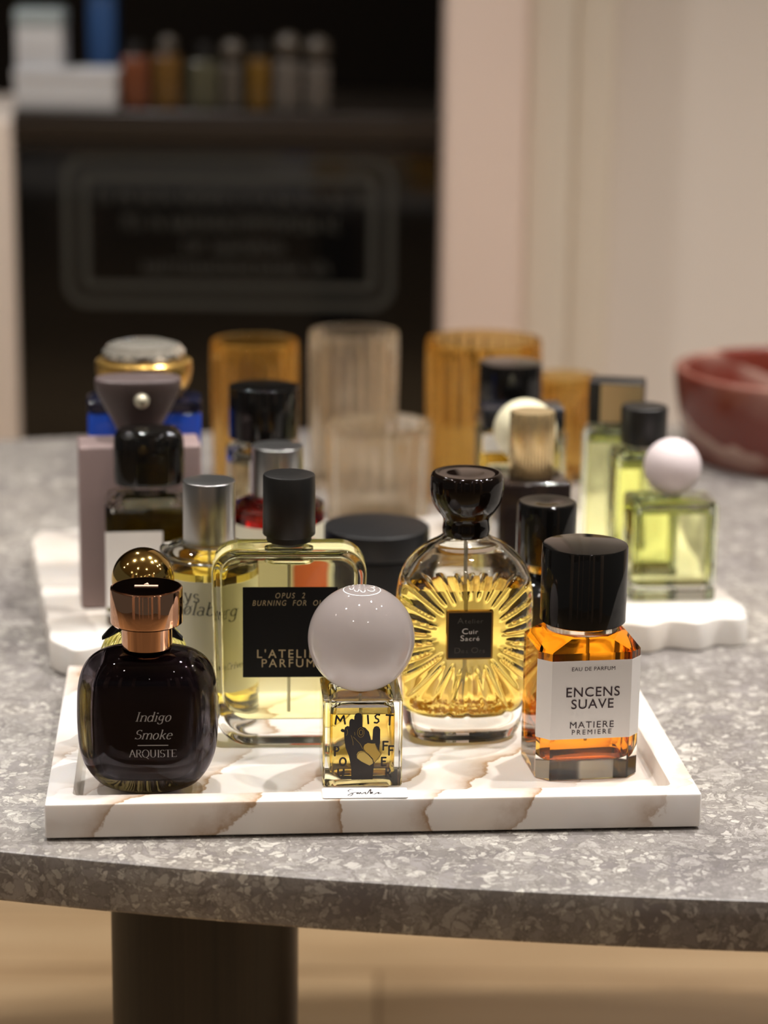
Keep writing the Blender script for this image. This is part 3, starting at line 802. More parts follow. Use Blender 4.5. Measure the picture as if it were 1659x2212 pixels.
em += [ribbon(loop(-0.0062, 0.0011, -0.003, 0.007), wl), ribbon(loop(-0.0034, 0.0013, -0.0065, 0.0085), wl), ribbon(loop(0.0002, 0.0013, -0.0078, 0.0060), wl),
       ribbon([(0.0030, 0.006)] + arc(0.0055, 0.003, 0.0022, 0.0030, 110, -80, 8) + arc(0.0050, -0.0030, 0.0024, 0.0030, 90, -150, 8), wl), ribbon([(-0.0049, 0.0088), (0.0035, 0.0094)], wl)]
on_ball(merge2d(em), 'top_emblem')
# hand print and letters: drawn in a plan of 16.14 units per millimetre, centred on the front pane
def pv(pts): return [((x - 632) / 16144.0, (2020 - y) / 15200.0) for x, y in pts]
fy = -A
hand = [(527, 1955), (522, 1830), (500, 1730), (468, 1650), (456, 1570), (452, 1490), (462, 1455), (485, 1443), (501, 1448), (501, 1410), (507, 1385), (525, 1375), (548, 1385), (550, 1350), (562, 1328), (588, 1320),
        (614, 1330), (625, 1355), (626, 1452), (655, 1462), (690, 1500), (704, 1548), (710, 1578), (724, 1578), (728, 1480), (740, 1455), (762, 1447), (785, 1455), (798, 1480), (798, 1600), (790, 1680), (762, 1760), (742, 1810), (730, 1955)]
hp = sheet('hand_print', poly2d(list(reversed(pv(hand)))), M_ink, t, y=fy, off=0.0001)
sheet('hand_print_mark', poly2d(pv([(418, 1485), (430, 1500), (452, 1504), (458, 1488), (452, 1474), (430, 1470)])), M_ink, t, y=fy, off=0.0001)
M_goldfoil = prin('ochre_print', (0.50, 0.33, 0.05), 0.3)
M_goldfoil2 = prin('pale_ochre_print', (0.62, 0.46, 0.12), 0.3)
sheet('gold_shape', poly2d(pv([(575, 1715), (580, 1750), (625, 1785), (665, 1808), (700, 1820), (735, 1800), (725, 1760), (690, 1720), (650, 1685), (615, 1680), (588, 1690)])), M_goldfoil2, t, y=fy, off=0.0003)
sheet('gold_shape', poly2d(pv([(640, 1672), (690, 1712), (730, 1755), (742, 1792), (790, 1762), (812, 1712), (775, 1665), (752, 1612), (715, 1612), (680, 1606), (650, 1622), (640, 1645)])), M_goldfoil, t, y=fy, off=0.0003)
gl = []
for q in ([(577, 1725), (600, 1692), (645, 1688), (690, 1722), (728, 1765), (735, 1798)], [(640, 1660), (660, 1690)], [(752, 1615), (770, 1665), (810, 1712), (745, 1795)], [(600, 1772), (700, 1822), (740, 1796)]):
    gl.append(ribbon(pv(q), lambda a, z: 0.00022))
sheet('fine_lines', merge2d(gl), M_ink, t, y=fy, off=0.0005)
gl = [ribbon(pv(arc(612, 1505, 32, 45, 0, 360, 24)), lambda a, z: 0.00016), ribbon(pv(arc(614, 1504, 17, 24, 0, 360, 20)), lambda a, z: 0.00022), ribbon(pv(arc(470, 1500, 16, 30, -60, 90, 10)), lambda a, z: 0.00016),
      ribbon(pv([(540, 1545), (575, 1580), (605, 1610), (632, 1660)]), lambda a, z: 0.00016), ribbon(pv([(520, 1530), (538, 1590), (540, 1625)]), lambda a, z: 0.00016), ribbon(pv([(552, 1500), (556, 1530)]), lambda a, z: 0.00016)]
sheet('fine_lines', merge2d(gl), M_goldfoil, t, y=fy, off=0.0005)
def letter(strokes, cx, cyy, w, h, rot=0):
    P = []
    for s_ in strokes:
        pts = [((x - 0.5) * w, (y - 0.5) * h) for x, y in s_]
        c, s2 = cos(radians(rot)), sin(radians(rot))
        pts = [(cx + x * c - y * s2, cyy - (x * s2 + y * c)) for x, y in pts]
        if len(pts) <= 5:
            P += [ribbon(pv([a_, b_]), lambda a, q: 0.00112, True) for a_, b_ in zip(pts[:-1], pts[1:])]
        else: P.append(ribbon(pv(pts), lambda a, q: 0.00112, True))
    return sheet('lettering', merge2d(P), M_ink, t, y=fy, off=0.0001)
letter([[(0, 0), (.12, 1), (.5, .35), (.85, 1), (1, 0)]], 415, 1385, 92, 76)
letter([[(.55, 0), (.45, 1)]], 680, 1384, 60, 76)
letter([[(.95, .95), (.5, 1.0), (.15, .8), (.3, .55), (.75, .42), (.85, .18), (.5, 0), (.05, .05)]], 765, 1378, 50, 80)
letter([[(0, 1), (1, .97)], [(.55, .98), (.5, 0)]], 886, 1390, 62, 92)
letter([[(.1, 0), (.1, 1), (.7, .95), (.9, .72), (.65, .5), (.1, .48)]], 385, 1680, 46, 86)
letter([[(.5 + .5 * cos(a * pi / 8), .5 + .5 * sin(a * pi / 8)) for a in range(17)]], 443, 1782, 58, 72)
letter([[(0, 1), (.03, .35), (.3, .02), (.7, .02), (.96, .35), (1, 1)]], 425, 1893, 54, 76)
letter([[(0, 0), (0, 1), (1, .98)], [(0, .52), (.85, .52)]], 850, 1635, 42, 78)
letter([[(0, 0), (0, 1), (1, .98)], [(0, .52), (.85, .52)]], 905, 1680, 40, 84)
letter([[(1, 0), (0, 0), (0, 1), (1, 1)], [(0, .52), (.85, .52)]], 835, 1785, 38, 74)
letter([[(0, 0), (0, 1), (.7, .95), (.85, .72), (.6, .5), (0, .47)], [(.3, .46), (1, 0)]], 882, 1890, 42, 82)

# ---- barrel bottle with sun ray relief and black stopper
t = thing('perfume_bottle', 'barrel shaped bottle with sun ray relief, golden perfume and black stopper', 'bottle', (0.0510, 1.3920, T1), 6)
kz = 0.131 / 0.131
pr_ = smooth_prof([(0.0, 0.0285), (0.0010, 0.0318), (0.0040, 0.0350), (0.0110, 0.0374), (0.0262, 0.0396), (0.0451, 0.0413), (0.0638, 0.0425), (0.0823, 0.0430), (0.0953, 0.0424), (0.1050, 0.0404),
                   (0.1130, 0.0368), (0.1196, 0.0312), (0.1250, 0.0240), (0.1285, 0.0170), (0.1310, 0.0138)], 14)
LZ = 0.0735
def cuir_ring(h, z, rays=True, n=480, k=0.0):
    hy = 0.0262 * (h / 0.043) if h > 0.028 else 0.0171 + (h - 0.028) * 0.30
    hy = max(hy, 0.0128) if h < 0.02 else hy
    R = superell(h - k, hy - k, 2.5, z, n)
    if not rays: return R
    out = []
    for x, y, zz in R:
        r = sqrt(x * x + (zz - LZ) ** 2)
        th = math.atan2(zz - LZ, x)
        K = 28
        ph = th * K / (2 * pi)
        i = math.floor(ph + 0.5)
        dd = ph - i
        ln = 0.056 + 0.007 * sin(i * 2.3)
        st = 0.0190 + 0.004 * abs(sin(i * 1.7))
        env = min(1, max(0, (r - st) / 0.005)) * min(1, max(0, (ln - r) / 0.006))
        wid = 0.17 + 0.0010 / max(r, 0.01)
        g = math.exp(-(dd / (wid * 0.75)) ** 2) * env * min(1, max(0, (zz - 0.016) / 0.006)) * min(1, max(0, (0.112 - zz) / 0.006))
        d = 0.0013 * g if y < 0 else 0
        out.append((x, y - math.copysign(d, y) * min(1, abs(y) / 0.006), zz))
    return out
LV = 0.0995
cv = smooth_prof([(0.0160, 0.0235), (0.0175, 0.0280), (0.0215, 0.0322), (0.0350, 0.0352), (0.0550, 0.0372), (0.0800, 0.0382), (LV, 0.0366), (0.1070, 0.0338), (0.1140, 0.0290), (0.1200, 0.0220), (0.1240, 0.0150), (0.1290, 0.0090)], 5)
ob_r = [cuir_ring(h, z) for z, h in pr_]
M_goldliq = liquid('golden_perfume', (0.965, 0.84, 0.42), (0.97, 0.78, 0.36))
body, liq, obm = bottle_glass(ob_r, [cuir_ring(h, z, False, 288, 0) if False else superell(h, max(min(0.0262 * h / 0.043, h) - 0.0035, 0.0070), 2.4, z, 144) for z, h in cv], 30, t, M_clear, M_goldliq, smooth=50)
dip_tube(t, 0.024, 0.128, 0.0012)
# gold flakes lying at the foot of the perfume
fl = MB(); rf = random.Random(11)
for i in range(1500):
    a = rf.uniform(0, 2 * pi); q = rf.uniform(0.80, 0.97) if rf.random() < 0.75 else sqrt(rf.random()) * 0.8
    zz = 0.0178 + abs(rf.gauss(0, 1)) * 0.0013 + (0.0022 if q > 0.8 else 0)
    hx, hy = 0.0295, 0.0145
    x, y = hx * q * math.copysign(abs(cos(a)) ** 0.85, cos(a)), hy * q * math.copysign(abs(sin(a)) ** 0.85, sin(a))
    s_ = rf.uniform(0.00030, 0.00075)
    m3 = Matrix.Rotation(rf.uniform(0, 6.28), 3, Vector((rf.gauss(0, 1), rf.gauss(0, 1), rf.gauss(0, 1))).normalized())
    vs = [m3 @ Vector(p) * s_ for p in ((-1, -1, -.15), (1, -.8, -.15), (.9, 1, -.15), (-.8, .9, -.15), (-1, -1, .15), (1, -.8, .15), (.9, 1, .15), (-.8, .9, .15))]
    fl.add([(v.x + x, v.y + y, v.z + zz) for v in vs], [(3, 2, 1, 0), (4, 5, 6, 7), (0, 1, 5, 4), (1, 2, 6, 5), (2, 3, 7, 6), (3, 0, 4, 7)])
tag(fl.build('gold_flakes', prin('gold_leaf', (1.0, 0.66, 0.20), 0.35, 0.0), t, 0), kind='stuff')
st_ = smooth_prof([(0.1300, 0.0128), (0.1310, 0.0141), (0.1345, 0.0147), (0.1393, 0.0142), (0.1425, 0.0150), (0.1470, 0.0186), (0.1530, 0.0216), (0.1600, 0.0228), (0.1660, 0.0227), (0.1690, 0.0220), (0.1702, 0.0208), (0.1704, 0.0196)], 4)
st_ += [(0.1697, 0.0180), (0.1695, 0.0170), (0.1702, 0.010), (0.1704, 0.002)]
MB().loft([circ(r, z, 96) for z, r in st_]).build('stopper', prin('black_glass', (0.006, 0.0035, 0.0025), 0.04, spec=0.4), t, 60)
hyf = 0.0262
pb = MB()
def plq(hx, hz, y0, y1, r): return [[(p[0], p[1], c) for p in rrect(hx, hz, r, 0, 16)] for c in (y0, y1)]
pl = MB().loft(plq(0.0144, 0.0155, hyf - 0.0030, hyf + 0.0012, 0.0006)).map(lambda p: (p[0], -p[2], p[1] + LZ)).build('plaque_frame', M_gold, t, 20)
pl = MB().loft(plq(0.0134, 0.0145, hyf + 0.0004, hyf + 0.00135, 0.0003)).map(lambda p: (p[0], -p[2], p[1] + LZ)).build('label_plaque', prin('black_plaque', (0.008, 0.008, 0.008), 0.25), t, 20)
fy = -hyf - 0.00135
def smallcaps(words, size, mat, z, xs=1.15, sp=1.15):
    V2, F2, x = [], [], 0
    for w in words.split(' '):
        for body_, s_ in ((w[0], size * 1.22), (w[1:], size * 0.95)):
            V, F = font_text(body_, s_, 0, sp, xs)
            lo, hi = min(v[0] for v in V), max(v[0] for v in V)
            n = len(V2)
            V2 += [(v[0] - lo + x, v[1]) for v in V]; F2 += [tuple(i + n for i in f) for f in F]
            x += hi - lo + size * 0.16
        x += size * 0.35
    w_ = max(v[0] for v in V2)
    return sheet('lettering', ([(v[0] - w_ / 2, v[1]) for v in V2], F2), mat, pl, 0, z, fy)
smallcaps('Atelier', 0.0042, M_dull_ink, LZ + 0.0078)
smallcaps('Cuir', 0.0042, M_white_ink, LZ + 0.0010)
smallcaps('Sacr\u00e9', 0.0042, M_white_ink, LZ - 0.0034)
smallcaps('Des Ors', 0.0042, M_dull_ink, LZ - 0.0112)

# ---- amber bottle with white wrap label
t = thing('perfume_bottle', 'amber square bottle with chamfered corners, white wrap label and glossy black cap', 'bottle', (0.1206, 1.3390, T1), 9)
EX, EY = 0.0312, 0.0270
CH = 0.0070
oc = lambda d, z, ch=CH: rrect(EX - d, EY - d, ch, z, 8)
M_amber = liquid('amber_perfume', (0.94, 0.55, 0.10), (0.95, 0.60, 0.14))
oct_r = [oc(0.0006, 0.0), oc(0.0, 0.0008), oc(0.0, 0.0795), oc(0.0005, 0.0802)]
oct_r += [rrect(EX - 0.0062, EY - 0.0040, CH + 0.006, 0.0872, 8), rrect(EX - 0.0075, EY - 0.0050, CH + 0.0065, 0.0880, 8)]
eb = MB().loft(oct_r)
bottle_g = eb.lathe([(0.0220, 0.0876), (0.0222, 0.0880), (0.0222, 0.0912), (0.0216, 0.0918)], 64)
cvr = [rrect(EX - 0.0075, EY - 0.0075, 0.0075, 0.0108, 48), rrect(EX - 0.0058, EY - 0.0058, 0.0070, 0.0120, 48), rrect(EX - 0.0048, EY - 0.0048, 0.0066, 0.0150, 48), rrect(EX - 0.0045, EY - 0.0045, 0.0060, 0.0400, 48),
       rrect(EX - 0.0045, EY - 0.0045, 0.0060, 0.0795, 48), rrect(EX - 0.0080, EY - 0.0070, 0.0090, 0.0848, 48), rrect(EX - 0.0120, EY - 0.0090, 0.0100, 0.0870, 48)]
eb.build('glass_body', M_clear, t, 22)
MB().loft(cvr).build('perfume', M_amber[0], t, 30)
dip_tube(t, 0.018, 0.0865, 0.0011, 0.002)
lab = MB()
z0, z1 = 0.0262, 0.0750
o = 0.00035
pts = [(-EX - o, -EY + CH + 0.001), (-EX - o, -EY + CH - 0.0001), (-EX + CH - 0.0001, -EY - o), (EX - CH + 0.0001, -EY - o), (EX + o, -EY + CH - 0.0001), (EX + o, EY - CH - 0.002)]
inn = [(x * 0.9965, y * 0.9965) for x, y in pts]
V = [(x, y, z0) for x, y in pts] + [(x, y, z1) for x, y in pts] + [(x, y, z0) for x, y in inn] + [(x, y, z1) for x, y in inn]
n = len(pts); F = []
for i in range(n - 1):
    F += [(i, i + 1, n + i + 1, n + i), (2 * n + i + 1, 2 * n + i, 3 * n + i, 3 * n + i + 1), (n + i, n + i + 1, 3 * n + i + 1, 3 * n + i), (i + 1, i, 2 * n + i, 2 * n + i + 1)]
F += [(0, n, 3 * n, 2 * n), (n - 1, 3 * n - 1, 4 * n - 1, 2 * n - 1)]
lab = lab.add(V, F).build('label', M_white_label, t, 15)
M_dark_print = prin('dark_plum_print', (0.030, 0.012, 0.018), 0.45)
fy = -EY - o
for txt, sz, zz, sp, xs in (('EAU DE PARFUM', 0.0034, 0.0688, 1.08, 1.0), ('ENCENS', 0.0084, 0.0527, 1.10, 1.0), ('SUAVE', 0.0084, 0.0452, 1.10, 1.0), ('MATIERE', 0.0058, 0.0330, 1.16, 1.08), ('PREMIERE', 0.0044, 0.0289, 1.38, 1.0)):
    sheet('lettering', font_text(txt, sz, 0, sp, xs, 0.0 if 'M' in txt else 0.006), M_dark_print, lab, 0.0008, zz, fy)
MB().lathe([(0.0235, 0.0924), (0.0254, 0.0925), (0.0258, 0.0930), (0.0258, 0.1386), (0.0254, 0.1392), (0.0248, 0.1394)], 96).build('cap', M_black_gloss, t)

# ---- white card with handwriting, leaning on the rim
t = thing('name_card', 'small white card with handwritten word leaning on the front rim of tray', 'card', (-0.0088, 1.2573, 0.0222), 3.5)
cz = MB().loft([rrect(0.0245, 0.0078, 0.0016, z, 32) for z in (0.0, 0.0005)]).map(lambda p: (p[0], p[1], p[2]))
card = cz.build('card_sheet', prin('white_card', (0.88, 0.87, 0.87), 0.5), t, 30)
sc = [(-0.0062, 0.0022), (-0.0080, 0.0030), (-0.0096, 0.0018), (-0.0086, 0.0004), (-0.0070, -0.0008), (-0.0084, -0.0028), (-0.0100, -0.0022), (-0.0072, -0.0004), (-0.0052, 0.0004), (-0.0046, -0.0012), (-0.0040, 0.0004), (-0.0034, -0.0012),
      (-0.0026, 0.0004), (-0.0020, -0.0012), (-0.0008, -0.0002), (0.0004, 0.0004), (0.0, -0.0012), (0.0012, -0.0008), (0.0018, 0.0002), (0.0036, 0.0032), (0.0030, -0.0012), (0.0046, 0.0006), (0.0036, -0.0002), (0.0052, -0.0014), (0.0066, -0.0004), (0.0082, 0.0002), (0.0074, -0.0012), (0.0096, -0.0006)]
pts = [p for p in smooth_prof(sc, 5)]
V, F = ribbon(pts, lambda a, q: 0.00036 + 0.00030 * abs(sin(a + 0.5)))
MB().add([(x, y * 1.7, 0.00056) for x, y in V], F).build('handwriting', M_ink, card, 0)
t.rotation_euler = (0, 0, radians(3.5))
t.location = (-0.0088, 1.2528, 0.0221)

# ---- round bottle with silver cap and cream label
def silver_bottle(loc, r, label, lmats, zs, cap_r, lname, rz=0):
    zb, zl, zc0, zc1 = zs
    t = thing('perfume_bottle', label, 'bottle', loc, rz)
    p = smooth_prof([(0.0, r * 0.90), (0.001, r * 0.96), (0.003, r), (zb - 0.012, r), (zb - 0.006, r * 0.97), (zb - 0.002, r * 0.80), (zb, r * 0.55), (zb + 0.001, r * 0.42), (zb + 0.005, r * 0.40)], 4)
    ir = r - 0.0032
    c = [(0.009, ir * 0.8), (0.010, ir * 0.95), (0.012, ir), (zl, ir), (zb - 0.0125, ir), (zb - 0.0085, ir * 0.975), (zb - 0.0045, ir * 0.82), (zb - 0.0025, ir * 0.5)]
    bottle_glass([circ(a, z, 96) for z, a in p], [circ(a, z, 96) for z, a in c], 3, t, M_clear, lmats)
    dip_tube(t, 0.013, zb - 0.006)
    MB().lathe(cyl_prof(cap_r, zc0, zc1, 0.0006), 72).build('cap', M_silver, t)
    return t
def wrap(parent, r, z0, z1, a0, a1, mat, name='label', n=48):
    V, F = [], []
    for i in range(n + 1):
        a = radians(a0 + (a1 - a0) * i / n)
        for q, z in ((r, z0), (r, z1), (r - 0.0002, z1), (r - 0.0002, z0)):
            V.append((q * sin(a), -q * cos(a), z))
    for i in range(n):
        for k in range(4):
            F.append((4 * i + k, 4 * i + 4 + k, 4 * i + 4 + (k + 1) % 4, 4 * i + (k + 1) % 4))
    F = [tuple(reversed(f)) if False else f for f in F]
    return MB().add(V, F).build(name, mat, parent, 40)
def around(VF, r, x, z):
    V, F = VF
    return [(r * sin((a + x) / r), -r * cos((a + x) / r), b + z) for a, b in V], F
t = silver_bottle((-0.1115, 1.4330, T1), 0.0318, 'clear round bottle with brushed silver cap and cream label behind gold ball', liquid('yellow_perfume', (0.96, 0.86, 0.40), (0.96, 0.80, 0.25)), (0.1125, 0.0985, 0.1135, 0.1535), 0.0167, 'a')
lb = wrap(t, 0.0321, 0.0245, 0.0945, -82, 82, M_cream_label)
M_brown_ink = prin('grey_brown_print', (0.07, 0.065, 0.055), 0.5)
for txt, sz, x, z, sh in (('Lys', 0.0125, -0.0125, 0.0815, 0.0), ('S\u00f8laberg', 0.0122, 0.0000, 0.0732, 0.26), ('Maison Crivelli', 0.0058, 0.012, 0.0400, 0.22)):
    V, F = around(serif_text(txt, sz, sh, 0.075, 0.03), 0.03232, x, z)
    MB().add(V, F).build('lettering', M_brown_ink, lb, 0)

# ---- black capped slim bottle between the barrel and amber bottles
t = thing('perfume_bottle', 'slim smoky bottle with gold neck ring and glossy black cap behind amber bottle', 'bottle', (0.1056, 1.4570, T1))
M_smoke = prin('smoked_glass', (0.022, 0.021, 0.022), 0.06, coat=0.5)
MB().lathe(smooth_prof([(0.0205, 0.0), (0.0220, 0.002), (0.0222, 0.070), (0.0212, 0.079), (0.0175, 0.0850), (0.0125, 0.0880), (0.0110, 0.0900)], 3), 64).build('glass_body', M_smoke, t)
MB().lathe(cyl_prof(0.0118, 0.0902, 0.0965, 0.0008), 48).build('neck_ring', M_gold, t)
MB().lathe([(0.0185, 0.0972), (0.0190, 0.0975), (0.0193, 0.0985), (0.0193, 0.1345), (0.0188, 0.1362), (0.0176, 0.1370), (0.0070, 0.1366), (0.0040, 0.1360), (0.0015, 0.1358)], 64).build('cap', M_black_gloss, t)

# ================================================================== things on the scalloped tray
# ---- black jar
t = thing('candle_jar', 'wide matte black lidded jar between the label bottle and barrel bottle', 'jar', (-0.0054, 1.6300, T2))
MB().lathe(cyl_prof(0.0380, 0.0, 0.0440, 0.002), 96).build('jar_body', M_black_matte, t)
MB().lathe(cyl_prof(0.0388, 0.0444, 0.0632, 0.0016), 96).build('lid', M_black_matte, t)

# ---- second silver capped bottle, red perfume, label with orange arch
t = silver_bottle((-0.0755, 1.5935, T2), 0.0330, 'red perfume bottle with silver cap and orange arch on its cream label', liquid('red_perfume', (0.80, 0.06, 0.03), (0.8, 0.08, 0.04)), (0.0925, 0.0890, 0.0935, 0.1295), 0.0182, 'b')
lb = wrap(t, 0.0333, 0.012, 0.0765, -85, 85, M_cream_label)
M_orange = prin('orange_red_print', (0.62, 0.13, 0.04), 0.5)
ap = [(-0.014, 0.0), (0.014, 0.0), (0.014, 0.030)] + arc(0, 0.030, 0.014, 0.017, 0, 180, 16)[1:]
rows = []
V, F = [], []
for i in range(21):
    x = 0.0110 + 0.0300 * i / 20
    c = (x - 0.026) / 0.0152
    zt = 0.050 + 0.018 * sqrt(max(0, 1 - c * c))
    for z in (0.014, zt): V.append((0.03345 * sin(x / 0.0333), -0.03345 * cos(x / 0.0333), z))
F = [(2 * i, 2 * i + 2, 2 * i + 3, 2 * i + 1) for i in range(20)]
MB().add(V, F).build('orange_arch', M_orange, lb, 40)
V, F = around(serif_text('MC', 0.0075, 0.0), 0.03345, -0.012, 0.058)
MB().add(V, F).build('lettering', M_brown_ink, lb, 0)

# ---- short bottle with black cap, almost hidden
t = thing('perfume_bottle', 'small bottle whose black cap peeps out right of the tall black cap', 'bottle', (-0.0560, 1.6750, T2))
MB().lathe(cyl_prof(0.0090, 0.0, 0.0420, 0.0015), 40).build('glass_body', M_smoke, t)
MB().lathe([(0.0080, 0.0424), (0.0098, 0.0430), (0.0098, 0.0560), (0.0086, 0.0592), (0.0050, 0.0606), (0.001, 0.0608)], 40).build('cap', M_black_gloss, t)

# ---- box style bottle builder for the softly focused ones
def rect_bottle(label, loc, rz, hx, hy, h, wall, foot, level, lm, gm, r=0.003, shoulder=0.004):
    t = thing('perfume_bottle', label, 'bottle', loc, rz)
    out = [rrect(hx - d, hy - d, max(r - d, 0.0008), z, 32) for z, d in ((0, 0.0008), (0.001, 0.0), (h - shoulder, 0.0), (h - shoulder * 0.3, shoulder * 0.35), (h, shoulder))]
    cav = [rrect(hx - wall - d, hy - wall - d, max(r, 0.002), z, 32) for z, d in ((foot, 0.001), (foot + 0.001, 0.0), (level, 0.0), (h - shoulder - 0.002, 0.0), (h - 0.003, shoulder))]
    bottle_glass(out, cav, 2, t, gm, lm)
    return t

# ---- olive bottle with dark domed cap
t = rect_bottle('clear square bottle of dark olive perfume with shiny black domed cap and white label', (-0.1668, 1.5975, T2), 8, 0.0315, 0.0170, 0.0945, 0.0042, 0.008, 0.0815, liquid('olive_perfume', (0.42, 0.36, 0.07), (0.36, 0.34, 0.08)), M_clear, 0.005, 0.008)
MB().lathe([(0.0125, 0.0945), (0.0125, 0.0995)], 40).build('spray_neck', M_clear, t)
MB().loft([superell(0.0250 * k, 0.0175 * k, 3.2, z, 64) for z, k in smooth_prof([(0.0996, 0.70), (0.1010, 0.94), (0.1040, 0.985), (0.1160, 1.0), (0.1300, 0.99), (0.1360, 0.93), (0.1395, 0.80), (0.1405, 0.60)], 3)]).build('cap', M_black_gloss, t, 40)
MB().box(-0.0318, 0.0085, -0.01735, -0.01705, 0.014, 0.0690).build('label', M_white_label, t, 0)

# ---- mauve bottle with flared stopper
M_mauve = prin('matte_mauve', (0.30, 0.215, 0.205), 0.55)
M_mauve2 = prin('matte_mauve_cap', (0.095, 0.068, 0.066), 0.42)
t = thing('perfume_bottle', 'tall matte mauve bottle with flared mauve stopper and pearl stud', 'bottle', (-0.1790, 1.6460, T2), 9)
MB().box(-0.0440, 0.0440, -0.0200, 0.0200, 0.0, 0.1205, 0.0022).build('bottle_body', M_mauve, t)
MB().loft([superell(a, b, 2.6, z, 72) for z, a, b in smooth_prof([(0.1207, 0.0160, 0.0135), (0.1290, 0.0162, 0.0135), (0.1350, 0.0185, 0.0145), (0.1450, 0.0240, 0.0165), (0.1570, 0.0300, 0.0185), (0.1640, 0.0312, 0.0190), (0.1665, 0.0306, 0.0185), (0.1672, 0.0290, 0.0172)], 3)]).build('stopper', M_mauve2, t, 40)
MB().lathe([(0.0056 * sin(radians(a)), -0.0056 * cos(radians(a))) for a in range(8, 180, 12)], 32).map(lambda p: (p[0] + 0.0015, p[1] - 0.0180, p[2] + 0.1530)).build('stud', prin('pearl', (0.62, 0.58, 0.44), 0.15, 0.5), t, 60)

# ---- blue bottle with gold and crystal cap
t = thing('perfume_bottle', 'deep blue bottle with black shoulder and gold crystal cap behind the mauve one', 'bottle', (-0.1830, 1.7260, T2), 6)
MB().box(-0.0425, 0.0425, -0.0180, 0.0180, 0.0, 0.1285, 0.003).build('glass_body', prin('cobalt_blue', (0.020, 0.085, 0.55), 0.08, coat=0.5), t)
MB().loft([rrect(0.0428 - d, 0.0182 - d, 0.004, z, 32) for z, d in ((0.1288, 0.0), (0.1360, 0.0), (0.1385, 0.004))]).build('shoulder', prin('blue_black', (0.010, 0.012, 0.030), 0.15), t)
MB().lathe([(0.0280, 0.1387), (0.0320, 0.1440), (0.0350, 0.1500), (0.0365, 0.1580), (0.0362, 0.1650), (0.0340, 0.1668)], 64).build('cap_ring', prin('warm_gold', (0.80, 0.50, 0.14), 0.22, 0.85), t)
cr = []
for i, (z, r) in enumerate(((0.1669, 0.0290), (0.1690, 0.0312), (0.1730, 0.0312), (0.1775, 0.0270), (0.1800, 0.0180), (0.1806, 0.0090))):
    cr.append([(r * cos(2 * pi * (k + 0.5 * (i % 2)) / 16), r * sin(2 * pi * (k + 0.5 * (i % 2)) / 16), z) for k in range(16)])
MB().loft(cr).build('crystal_top', prin('crystal_facets', (0.75, 0.70, 0.60), 0.08, 0.75), t, 0)

# ---- black capped cylinder bottle
t = silver_bottle((-0.0913, 1.7030, T2), 0.0282, 'clear cylinder bottle with big black cap behind the red one', liquid('pale_grey_perfume', (0.86, 0.84, 0.74)), (0.1085, 0.0950, 0.1125, 0.1512), 0.0262, 'c')
for ch in t.children:
    if ch.name.startswith('cap'): ch.data.materials[0] = M_black_gloss
wrap(t, 0.0285, 0.010, 0.0990, -18, 60, M_white_label)

# ---- dark box bottle with gold cap
t = thing('perfume_bottle', 'black square bottle with ridged gold cap in the right back group', 'bottle', (0.1068, 1.6450, T2), 6)
MB().box(-0.0265, 0.0265, -0.0220, 0.0220, 0.0, 0.0975, 0.003).build('bottle_body', prin('dark_brown_lacquer', (0.020, 0.013, 0.011), 0.12, coat=0.4), t)
def gear(r, z, n=144, k=36): return [((r + 0.0005 * cos(k * 2 * pi * i / n)) * cos(2 * pi * i / n), (r + 0.0005 * cos(k * 2 * pi * i / n)) * sin(2 * pi * i / n), z) for i in range(n)]
MB().loft([gear(0.0150, 0.0978), gear(0.0160, 0.0984), gear(0.0160, 0.1450), gear(0.0154, 0.1464)]).build('cap', prin('pale_gold', (0.85, 0.66, 0.36), 0.25, 0.8), t, 60)

# ---- bottle with cream ball cap
t = rect_bottle('clear bottle with cream ball cap behind the gold ridged cap', (0.1075, 1.7400, T2), 6, 0.0280, 0.0200, 0.0820, 0.004, 0.006, 0.070, liquid('faint_perfume', (0.93, 0.90, 0.72)), M_clear)
MB().lathe([(0.0080, 0.0822), (0.0080, 0.0880)], 32).build('spray_neck', M_tube, t)
MB().lathe([(0.0243 * sin(radians(a)), 0.1119 - 0.0243 * cos(radians(a))) for a in range(14, 181, 6)], 64).build('ball_cap', prin('cream_lacquer', (0.80, 0.74, 0.52), 0.35), t, 60)

# ---- wide black cap bottle with white label
t = rect_bottle('clear bottle with wide flat black cap and white neck label at the back', (0.1078, 1.8000, T2), 6, 0.0345, 0.0180, 0.1020, 0.004, 0.006, 0.084, liquid('straw_back_perfume', (0.90, 0.84, 0.50)), M_clear)
MB().box(-0.0325, 0.0325, -0.0165, 0.0165, 0.1024, 0.1200, 0.002).build('cap', prin('blue_black_cap', (0.012, 0.013, 0.018), 0.2), t)
MB().box(-0.0330, 0.0050, -0.0184, -0.0181, 0.0860, 0.1000).build('label', M_white_label, t, 0)

# ---- tall black cap at the back
t = silver_bottle((0.1022, 1.8720, T2), 0.0270, 'tall clear bottle with large black cylinder cap farthest back on the right', liquid('amber_back_perfume', (0.92, 0.72, 0.30)), (0.1020, 0.0900, 0.1060, 0.1410), 0.0260, 'd')
for ch in t.children:
    if ch.name.startswith('cap'): ch.data.materials[0] = M_black_gloss

M_green = glass('greenish_glass', (0.965, 0.985, 0.965), 1.5)
L_green = liquid('pale_green_perfume', (0.955, 0.955, 0.72))
